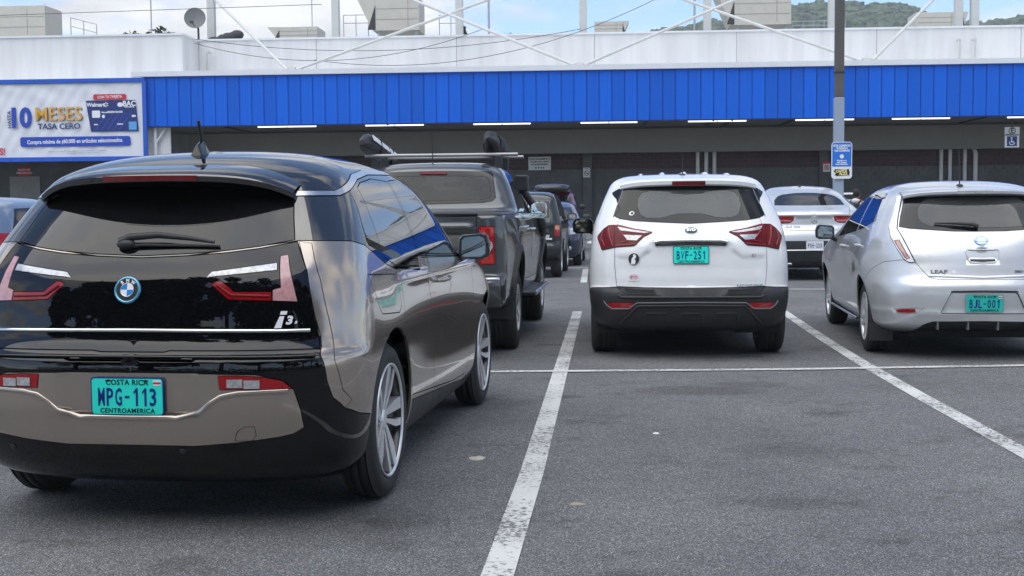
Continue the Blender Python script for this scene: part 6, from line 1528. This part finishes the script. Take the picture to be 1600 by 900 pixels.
def make_rack_load():
    rz = -.0987
    # folded recovery case on the left bars: black tapered box with pale inlays
    o = empty('awning_case', on_pickup((-.78, 2.9, 1.90)), rz); o.rotation_euler.x = R(-6); tag(o, 'long black awning case with white inlays on the left of the pickup roof rack', 'awning')
    b = MB(); pr = [(-.07,-.02), (.06,-.02), (.085,.05), (.05,.15), (-.02,.17), (-.08,.10)]
    vs = []; n = len(pr)
    for yy, k in ((-.78,.35), (-.62,.8), (-.45,1.), (.82,.8)):
        for x, z in pr: vs.append((x*k, yy, z*k))
    fs = [tuple(range(n))]+[(l*n+i, (l+1)*n+i, (l+1)*n+(i+1) % n, l*n+(i+1) % n) for l in range(3) for i in range(n)]+[tuple(range(3*n, 4*n))[::-1]]
    b.add(vs, fs); fix_normals(b.build('case_shell', M['cladding'], o, .01))
    for k in range(3):
        q = MB(); Mx = Matrix.Translation((.082, -.42+.46*k, .100)) @ Matrix.Rotation(R(-19), 4, 'Y'); q.box((0, 0, 0), (.008, .38, .062), M=Mx); q.build('case_inlay', M['white_plastic'], o)
    for yy in (-.2, .45):
        q = MB(); q.box((0, yy, .07), (.18, .03, .19)); q.build('case_strap', M['seal'], o, .02)
    # rolled bag on the right
    o = empty('roof_bag', on_pickup((.50, 2.95, 1.895)), rz); o.rotation_euler.x = R(-5); tag(o, 'lumpy black rolled bag strapped on the right of the pickup roof rack', 'bag')
    b = MB(); rnd = random.Random(5)
    def f(u, v):
        y = -.72+1.6*v; r = .096*(1-abs(2*v-1)**3.2)*(1+.14*math.sin(6.28*u*2+17*v))*(1+.16*math.sin(9*v*3+2)+.07*math.sin(6.28*u*3+11*v)+.05*math.sin(6.28*u*7+23*v)); a = 2*math.pi*u
        return (r*math.cos(a), y, .085+r*1.15*math.sin(a))
    b.grid(f, 28, 40); fix_normals(b.build('bag_cloth', M['bag'], o))
    for yy in (-.28, .08, .44):
        q = MB(); q.tube([(.094*math.cos(t), yy, .085+.108*math.sin(t)) for t in [2*math.pi*i/20 for i in range(21)]], .012, 6, caps=False); q.build('bag_strap', M['seal'], o)
M['bag'] = mat('black_nylon', (.014, .014, .015), .55, bump=.3, bscale=14, var=.2, vscale=10)
make_rack_load()
# ---------------------------------------------------------------- silver coupe SUV and the cars farther back
def make_coupe(P0, psi):
    S = Surf(ROWS_COUPE, lambda p: (.02*np.exp(-((p[..., 2]-1.0)/.03)**2)*0-.012*np.exp(-((p[..., 2]-1.13)/.02)**2)*(p[..., 1] < .5)))
    root = car_root('parked_car', P0, psi, 'silver coupe SUV with white plate parked in the far row')
    reg = [('bumper', [('r',0,.1), ('r',0,.712)]+R_(.5,.712, .70,.70, .88,.66)+S_(.40,.55, .48,.35, .48,.1)),
     ('tailgate', R_(0,.902, .45,.905, .50,.925, .56,1.01, .62,1.15, .66,1.25, .70,1.33, 0,1.33)),
     ('rear_window', R_(0,1.345, .30,1.347, .63,1.352, .60,1.45, .52,1.52, .43,1.553, .2,1.58, 0,1.586)),
     ('side_window', S_(.75,1.36, 1.1,1.50, 1.6,1.60, 2.35,1.60, 3.0,1.45, 3.4,1.26, 2.3,1.28)),
     ('windscreen', F_(0,1.28, .70,1.28, .62,1.52, .55,1.66, 0,1.67)),
     ('lamp', R_(.352,1.12, .362,1.150, .50,1.152, .80,1.145, .86,1.13, .88,1.08, .82,1.03, .725,1.012, .43,1.035, .37,1.07)),
     ('open', arch(.98,.43,.39,0.)), ('open', arch(3.85,.43,.39,0.))]
    K = Skin(S, reg, .06); Sv = M['silver2']
    skin_parts(K, root, [('body', 'base', Sv), ('bumper', 'bumper', M['cladding']), ('tailgate', 'tailgate', Sv, dict(gap=.005)), ('rear_window', 'rear_window', M['glass_dark'], dict(rim=0)),
     ('side_window', 'side_window', M['glass_dark'], dict(rim=0, mode='split')), ('windscreen', 'windscreen', M['glass_dark'], dict(rim=0)), ('tail_light', 'lamp', M['red_lens'], dict(off=.006, mode='split'))])
    K.piece('body_shell', None, M['shell'], root, off=-.015, rim=0, gap=0, sel=~K.ids(['open']))
    under_body(root, S, .4, 4.6, .24, [(.98,.43,.39), (3.85,.43,.39)])
    for yc in (.98, 3.85):
        for sg in (-1, 1): make_wheel(root, (sg*.98, yc, .375), sg, .375, .26, .26, 'five', M['rubber'], detail=False)
    strip_on(S, 'chrome_strip', 'r', [(-.70,.535), (-.45,.545), (0,.548), (.45,.545), (.70,.535)], .03, M['chrome'], root, .002, .02)
    strip_on(S, 'lamp_line', 'r', [(.40,1.07), (.60,1.075), (.76,1.07)], .012, M['pink_lens'], root, .006, .006); strip_on(S, 'lamp_line', 'r', [(-.40,1.07), (-.60,1.075), (-.76,1.07)], .012, M['pink_lens'], root, .006, .006)
    for sg in (-1, 1):
        disc_on(S, 'reflector', sg*.62, .665, .10, .022, M['dark_red'], root, .002, .005)
        b = MB(); b.box((sg*.48, .12, .30), (.20, .10, .05)); b.build('exhaust_trim', M['chrome'], root, .02)
    e = disc_on(S, 'emblem', .0, 1.075, .058, .058, M['satin'], root, .002, .004); b = MB(); b.prism(ell(.047, .047, 24), .004, .005); b.build('emblem_field', M['silver2'], e)
    for k in range(3):
        b = MB(); a = R(90+120*k); b.box((0, 0, 0), (.048, .009, .004), M=Matrix.Translation((.024*math.cos(a), .024*math.sin(a), .007)) @ Matrix.Rotation(a, 4, 'Z')); b.build('emblem_ray', M['chrome'], e)
    text('lettering', 'GLE 350d', .055, M['satin_dark'], root, on_rear(S, -.37, .962, .002), sx=1.15, bold=.001)
    make_plate(root, on_rear(S, .0, .635, .012), 'PSH-223', M['plate_white'], frame=M['plate_white'], detail=False, flag=False)
    antenna(root, (0, 1.85, 1.72), .06, -.7, (.03, .07, .025))
    return root
make_coupe((5.39398, 21.84387), .081601)
def scale_rows(rows, L=1., W=1., H=1., z0=.0):
    return [(r[0]*H, r[1]*L, r[2]*W, r[3]*L, r[4], r[5], r[6], r[7]) for r in rows]
ROWS_BOX = [
(.32,.25,.66,3.55,.2,4,.4,3.0), (.38,.08,.74,3.62,.2,4,.4,3.0), (.46,.02,.77,3.68,.2,4,.4,3.0), (.60,.0,.785,3.7,.2,4,.4,3.0), (.68,.03,.79,3.7,.2,4,.45,3.0),
(.90,.03,.79,3.66,.2,4,.5,2.9), (1.03,.04,.78,3.5,.2,4,.6,2.8), (1.10,.06,.765,2.95,.2,4,.6,2.8), (1.30,.13,.72,2.7,.2,4,.6,2.8), (1.50,.20,.665,2.4,.2,3.8,.6,2.8),
(1.58,.25,.63,2.25,.25,3.4,.55,2.7), (1.635,.36,.55,2.1,.3,3.0,.45,2.6), (1.66,.6,.40,1.9,.3,2.6,.3,2.4), (1.672,.8,.15,1.7,.2,2.3,.2,2.2), (1.674,.9,.01,1.6,.1,2,.1,2)]
def make_generic(name, rows, paint, P0, psi, label, axles, R_w=.33, back=None, front=True, lampz=(.85, 1.05), cat='car', trim=None, belt=1.12, top=1.46, h=.075, xl=(.5, .74), front_lamp_z=(.72, .86), lens=None):
    """plain car with windows and lamps at both ends"""
    S = Surf(rows); root = car_root(name, P0, psi, label, cat)
    w = lambda z: float(S.f[2](S.v_of_z(z))); yr = lambda z: float(S.f[1](S.v_of_z(z))); yf = lambda z: float(S.f[3](S.v_of_z(z)))
    b0, t0 = belt, top; r = R_w+.06
    reg = [('bumper', R_(0,.1, 0,.62, w(.6)*.98,.62, w(.4)*.98,.1)), ('front_bumper', F_(0,.1, 0,.50, w(.5)*.96,.50, w(.4)*.96,.1)),
     ('tailgate', R_(0,.66, w(.7)*.72,.66, w(1.)*.74,1.0, w(t0)*.84,t0+.05, 0,t0+.06)),
     ('rear_window', R_(0,b0+.03, w(b0)*.72,b0+.04, w(t0)*.78,t0, 0,t0+.01)),
     ('side_window', S_(yr(b0)+.40,b0+.02, yr(t0)+.42,t0, yr(t0)+1.1,t0+.02, yr(b0)+1.2,b0)), ('side_window_front', S_(yr(b0)+1.27,b0, yr(t0)+1.17,t0+.02, yf(t0)-.42,t0, yf(b0)-.55,b0)),
     ('windscreen', F_(0,b0+.03, w(b0)*.80,b0+.03, w(t0)*.82,t0, 0,t0+.02)),
     ('tail', R_(xl[0],lampz[0], xl[1],lampz[0], xl[1]-.01,lampz[1], xl[0]+.02,lampz[1])),
     ('head', F_(.42,front_lamp_z[0], .70,front_lamp_z[0]+.02, .74,front_lamp_z[1]+.03, .46,front_lamp_z[1])), ('grille', F_(0,front_lamp_z[0]-.06, .36,front_lamp_z[0]-.04, .40,front_lamp_z[1]-.02, 0,front_lamp_z[1])),
     ('open', arch(axles[0],r,R_w+.01,0.)), ('open', arch(axles[1],r,R_w+.01,0.))]
    K = Skin(S, reg, h)
    skin_parts(K, root, [('body', 'base', paint), ('bumper', 'bumper', trim or paint), ('front_bumper', 'front_bumper', trim or paint), ('tailgate', 'tailgate', paint, dict(gap=.004)), ('rear_window', 'rear_window', back or M['glass_dark'], dict(rim=0)),
      ('side_window', 'side_window', M['glass_dark'], dict(rim=0, mode='split')), ('side_window', 'side_window_front', M['glass_dark'], dict(rim=0, mode='split')), ('windscreen', 'windscreen', M['glass_dark'], dict(rim=0)),
      ('tail_light', 'tail', lens or M['red_lens'], dict(off=.006, mode='split')), ('headlight', 'head', M['clear_lens'], dict(off=.006, mode='split')), ('grille', 'grille', M['cladding'], dict(off=.002))])
    K.piece('body_shell', None, M['shell'], root, off=-.016, rim=0, gap=0, sel=~K.ids(['open']))
    under_body(root, S, yr(.5)+.2, yf(.5)-.2, .26, [(a, r, R_w+.01) for a in axles])
    W_ = w(.6)-.02
    for yc in axles:
        for sg in (-1, 1): make_wheel(root, (sg*W_, yc, R_w), sg, R_w, .21, R_w*.66, 'five', M['rubber2'], detail=False)
    for sg in (-1, 1): make_mirror(root, (sg*(w(b0)+.13), yf(b0)-.75, b0+.04), sg if True else sg, M['cladding'], (.2, .15), .11, .06)
    return S, root
def make_far():
    S, r = make_generic('parked_car', ROWS_BOX, M['dark_green'], (.16, 23.35), .095, 'dark green boxy taxi SUV beyond the pickup, tail facing', (.62, 2.95), .345, lampz=(.80,1.02), trim=M['cladding'], cat='taxi', xl=(.64,.755))
    text('taxi_lettering', 'TAXI', .15, M['white_plastic'], r, on_rear(S, .28, 1.40, .006), bold=.004)
    o = text('lettering', 'JX', .07, M['white_plastic'], r, on_rear(S, .52, .80, .004), bold=.003, shear=.2)
    for sg in (-1, 1): disc_on(S, 'amber_indicator', sg*.70, .965, 0, 0, M['amber_lens'], r, .009, .004, poly=rrect(.09, .08, .01))
    b = MB(); b.box((.52, .0, .755), (.18, .012, .03)); b.build('badge_strip', M['white_plastic'], r)
    S, r = make_generic('parked_car', scale_rows(ROWS_LEAF, .95, .97, .985), M['navy'], (1.12, 32.3), math.pi+.09, 'dark blue hatchback facing the camera behind the taxi', (.78, 3.35), .31, belt=1.08, top=1.36, lampz=(.85,1.0))
    for sg in (-1, 1):
        b = MB(); b.lathe([(0,.05), (.01,.045), (.012,.0)], 16, 'z'); p, n = S.at(('f', .58, .42), .004); o = b.build('fog_light', M['clear_lens'], r); o.matrix_local = facing((p[0]*sg, p[1], p[2]), (n[0]*sg, n[1], n[2]))
    S, r = make_generic('parked_car', scale_rows(ROWS_WHITE, 1.08, 1.02, 1.18), M['maroon'], (1.55, 42.4), math.pi+.09, 'maroon SUV facing the camera by the block wall, highest of the dark cars', (.86, 3.6), .37, belt=1.36, top=1.72, lampz=(1.0,1.2), front_lamp_z=(.95,1.12), trim=M['cladding'])
    b = MB(); b.add(*ball((0, 2.3, 1.99), (.62, .85, .17), 24, 10, .7), True)
    o = b.build('roof_box', M['roof_box'], None); o.matrix_basis = r.matrix_basis.copy(); tag(o, 'glossy black load tied on the roof of the maroon SUV', 'roof box')
    S, r = make_generic('parked_car', scale_rows(ROWS_LEAF, 1., 1., .97), M['blue_car'], (-6.20, 12.6), .12, 'pale blue hatchback at the left edge behind the nearest car', (.82, 3.52), .31, belt=1.06, top=1.36, lampz=(.93,1.10), xl=(.60,.80))
    S, r = make_generic('parked_car', scale_rows(ROWS_WHITE, 1., 1., .97), M['silver'], (10.05, 37.4), .1, 'silver car behind the walking person, white roof rack on top', (.8, 3.32), .33, belt=1.13, top=1.45, lampz=(.95,1.1))
    for yy in (1.1, 1.9):
        b = MB(); b.tube([(-.62, yy, 1.74), (.62, yy, 1.74)], .028, 8); b.build('rack_bar', M['white_plastic'], r)
        for sg in (-1, 1):
            b = MB(); b.box((sg*.52, yy, 1.665), (.05, .05, .13)); b.build('rack_foot', M['cladding'], r)
    S, r = make_generic('parked_car', scale_rows(ROWS_WHITE, 1., 1., 1.0), M['white_paint'], (12.75, 31.2), .1, 'white car with roof rack mostly hidden behind the silver hatchback', (.8, 3.32), .33, belt=1.17, top=1.48, lampz=(.95,1.1))
    for yy in (1.1, 1.9):
        b = MB(); b.tube([(-.62, yy, 1.78), (.62, yy, 1.78)], .022, 8); b.build('rack_bar', M['white_plastic'], r)
        for sg in (-1, 1):
            b = MB(); b.box((sg*.52, yy, 1.70), (.05, .05, .13)); b.build('rack_foot', M['cladding'], r)
M['roof_box'] = mat('black_wrap', (.02, .02, .022), .18, 0, .5, bump=.5, bscale=5)
make_far()
# ---------------------------------------------------------------- person walking behind the coupe
def make_person(loc, rz):
    o = empty('person', loc, rz); tag(o, 'person in a white hooded top with a black backpack strap behind the coupe', 'person')
    J = {'pel': (0,0,.94), 'spi': (0,.01,1.14), 'che': (0,.0,1.34), 'nec': (0,-.01,1.47), 'hea': (0,.02,1.56),
         'sl': (-.17,0,1.40), 'el': (-.23,-.02,1.14), 'wl': (-.22,.10,.92), 'sr': (.17,0,1.40), 'er': (.23,-.02,1.14), 'wr': (.22,.12,.93),
         'hl': (-.09,0,.90), 'kl': (-.10,.10,.50), 'al': (-.10,-.02,.09), 'tl': (-.10,.14,.04), 'hr': (.09,0,.90), 'kr': (.10,-.02,.50), 'ar': (.10,-.16,.10), 'tr': (.10,-.02,.04)}
    rad = {'pel': .135, 'spi': .125, 'che': .145, 'nec': .06, 'hea': .06, 'sl': .075, 'el': .05, 'wl': .035, 'sr': .075, 'er': .05, 'wr': .035, 'hl': .09, 'kl': .062, 'al': .042, 'tl': .035, 'hr': .09, 'kr': .062, 'ar': .042, 'tr': .035}
    E = [('pel','spi'),('spi','che'),('che','nec'),('nec','hea'),('che','sl'),('sl','el'),('el','wl'),('che','sr'),('sr','er'),('er','wr'),('pel','hl'),('hl','kl'),('kl','al'),('al','tl'),('pel','hr'),('hr','kr'),('kr','ar'),('ar','tr')]
    ks = list(J); me = bpy.data.meshes.new('body'); me.from_pydata([J[k] for k in ks], [(ks.index(a), ks.index(b)) for a, b in E], [])
    b = link(bpy.data.objects.new('body', me), o); b.modifiers.new('skin', 'SKIN'); 
    for i, k in enumerate(ks): me.skin_vertices[0].data[i].radius = (rad[k], rad[k]*(.75 if k in ('pel','spi','che') else 1))
    me.skin_vertices[0].data[0].use_root = True
    s = b.modifiers.new('sub', 'SUBSURF'); s.levels = s.render_levels = 2; b.modifiers['skin'].use_smooth_shade = True; me.materials.append(M['skin'])
    # head, hair
    q = MB(); q.add(*ball((0, .02, 1.625), (.075, .095, .115), 18, 14), True); q.add(*ball((0, .112, 1.61), (.014, .02, .02), 8, 6), True)
    for sg in (-1, 1): q.add(*ball((sg*.077, .01, 1.615), (.012, .022, .03), 8, 6), True)
    q.build('head', M['skin'], o)
    for sg in (-1, 1):
        q = MB(); q.add(*ball((sg*.03, .105, 1.635), (.012, .008, .008), 8, 6), True); q.build('eye', M['ink_black'], o)
    q = MB(); q.box((0, .108, 1.565), (.05, .01, .010)); q.build('mouth', M['lip'], o)
    q = MB(); q.add(*ball((0, -.012, 1.655), (.086, .098, .108), 18, 12), True); q.build('hair', M['hair'], o)
    # clothing
    def shell(name, mt, rings):
        q = MB(); n = 20; vs = [(cx+rx*math.cos(2*math.pi*i/n), cy+ry*math.sin(2*math.pi*i/n), z) for (cx, cy, z, rx, ry) in rings for i in range(n)]
        fs = [(l*n+i, l*n+(i+1) % n, (l+1)*n+(i+1) % n, (l+1)*n+i) for l in range(len(rings)-1) for i in range(n)]; q.add(vs, fs, True); return q.build(name, mt, o)
    shell('top', M['cloth_white'], [(0,0,.84,.175,.135), (0,0,1.0,.18,.14), (0,0,1.2,.19,.145), (0,0,1.36,.205,.14), (0,0,1.43,.16,.115), (0,-.005,1.475,.09,.085), (0,-.005,1.50,.075,.08)])
    q = MB(); q.add(*ball((0, -.10, 1.46), (.10, .06, .065), 14, 8), True); q.build('hood', M['cloth_white'], o)
    for sg in (-1, 1):
        q = MB(); q.tube([(sg*.16, 0, 1.40), (sg*.235, -.02, 1.14), (sg*.225, .09, .96)], [.088, .064, .048], 12); q.build('sleeve', M['cloth_white'], o)
    for (a, k, f) in (((-.09,0,.92), (-.10,.10,.50), (-.10,-.02,.12)), ((.09,0,.92), (.10,-.02,.50), (.10,-.16,.13))):
        q = MB(); q.tube([a, k, f], [.115, .085, .07], 12); q.build('trouser_leg', M['cloth_dark'], o)
    for (x, y) in ((-.10, .05), (.10, -.10)):
        q = MB(); q.add(*ball((x, y, .045), (.048, .13, .045), 12, 8, .8), True); q.build('shoe', M['cloth_dark'], o)
    for sg, wr in ((-1, (-.22,.10,.92)), (1, (.22,.12,.93))):     # hands: palm and five fingers
        q = MB(); q.add(*ball((wr[0], wr[1]+.01, wr[2]-.05), (.018, .036, .045), 10, 8), True)
        for f in range(4):
            y = wr[1]-.018+.019*f; L = (.06, .072, .075, .06)[f]; q.tube([(wr[0], y, wr[2]-.085), (wr[0]-sg*.008, y, wr[2]-.085-L*.5), (wr[0]-sg*.025, y, wr[2]-.085-L*.9)], [.009, .008, .006], 6)
        q.tube([(wr[0], wr[1]+.035, wr[2]-.04), (wr[0]-sg*.012, wr[1]+.06, wr[2]-.075), (wr[0]-sg*.02, wr[1]+.062, wr[2]-.10)], [.010, .009, .007], 6); q.build('hand', M['skin'], o)
    bp = empty('backpack', (o.matrix_basis @ Vector((0, -.2, 1.0))), rz); tag(bp, 'black backpack worn by the person in the white top', 'backpack')
    q = MB(); q.box((0, 0, .20), (.30, .15, .42)); q.build('bag', M['bag'], bp, .05, 3)
    for sg in (-1, 1):
        q = MB(); q.tube([(sg*.10, .06, .40), (sg*.115, .10, .455), (sg*.12, .22, .475), (sg*.12, .345, .38), (sg*.13, .345, .15), (sg*.12, .06, .05)], .022, 6); q.build('shoulder_strap', M['bag'], bp)
M['skin'] = mat('skin', (.30, .17, .11), .6); M['lip'] = mat('lip', (.3, .1, .08), .6); M['hair'] = mat('hair', (.012, .01, .009), .6); M['cloth_white'] = mat('white_cotton', (.66, .64, .63), .9, var=.05, vscale=10); M['cloth_dark'] = mat('dark_trousers', (.02, .022, .03), .9)
make_person((8.42, 30.0, 0), R(-35))
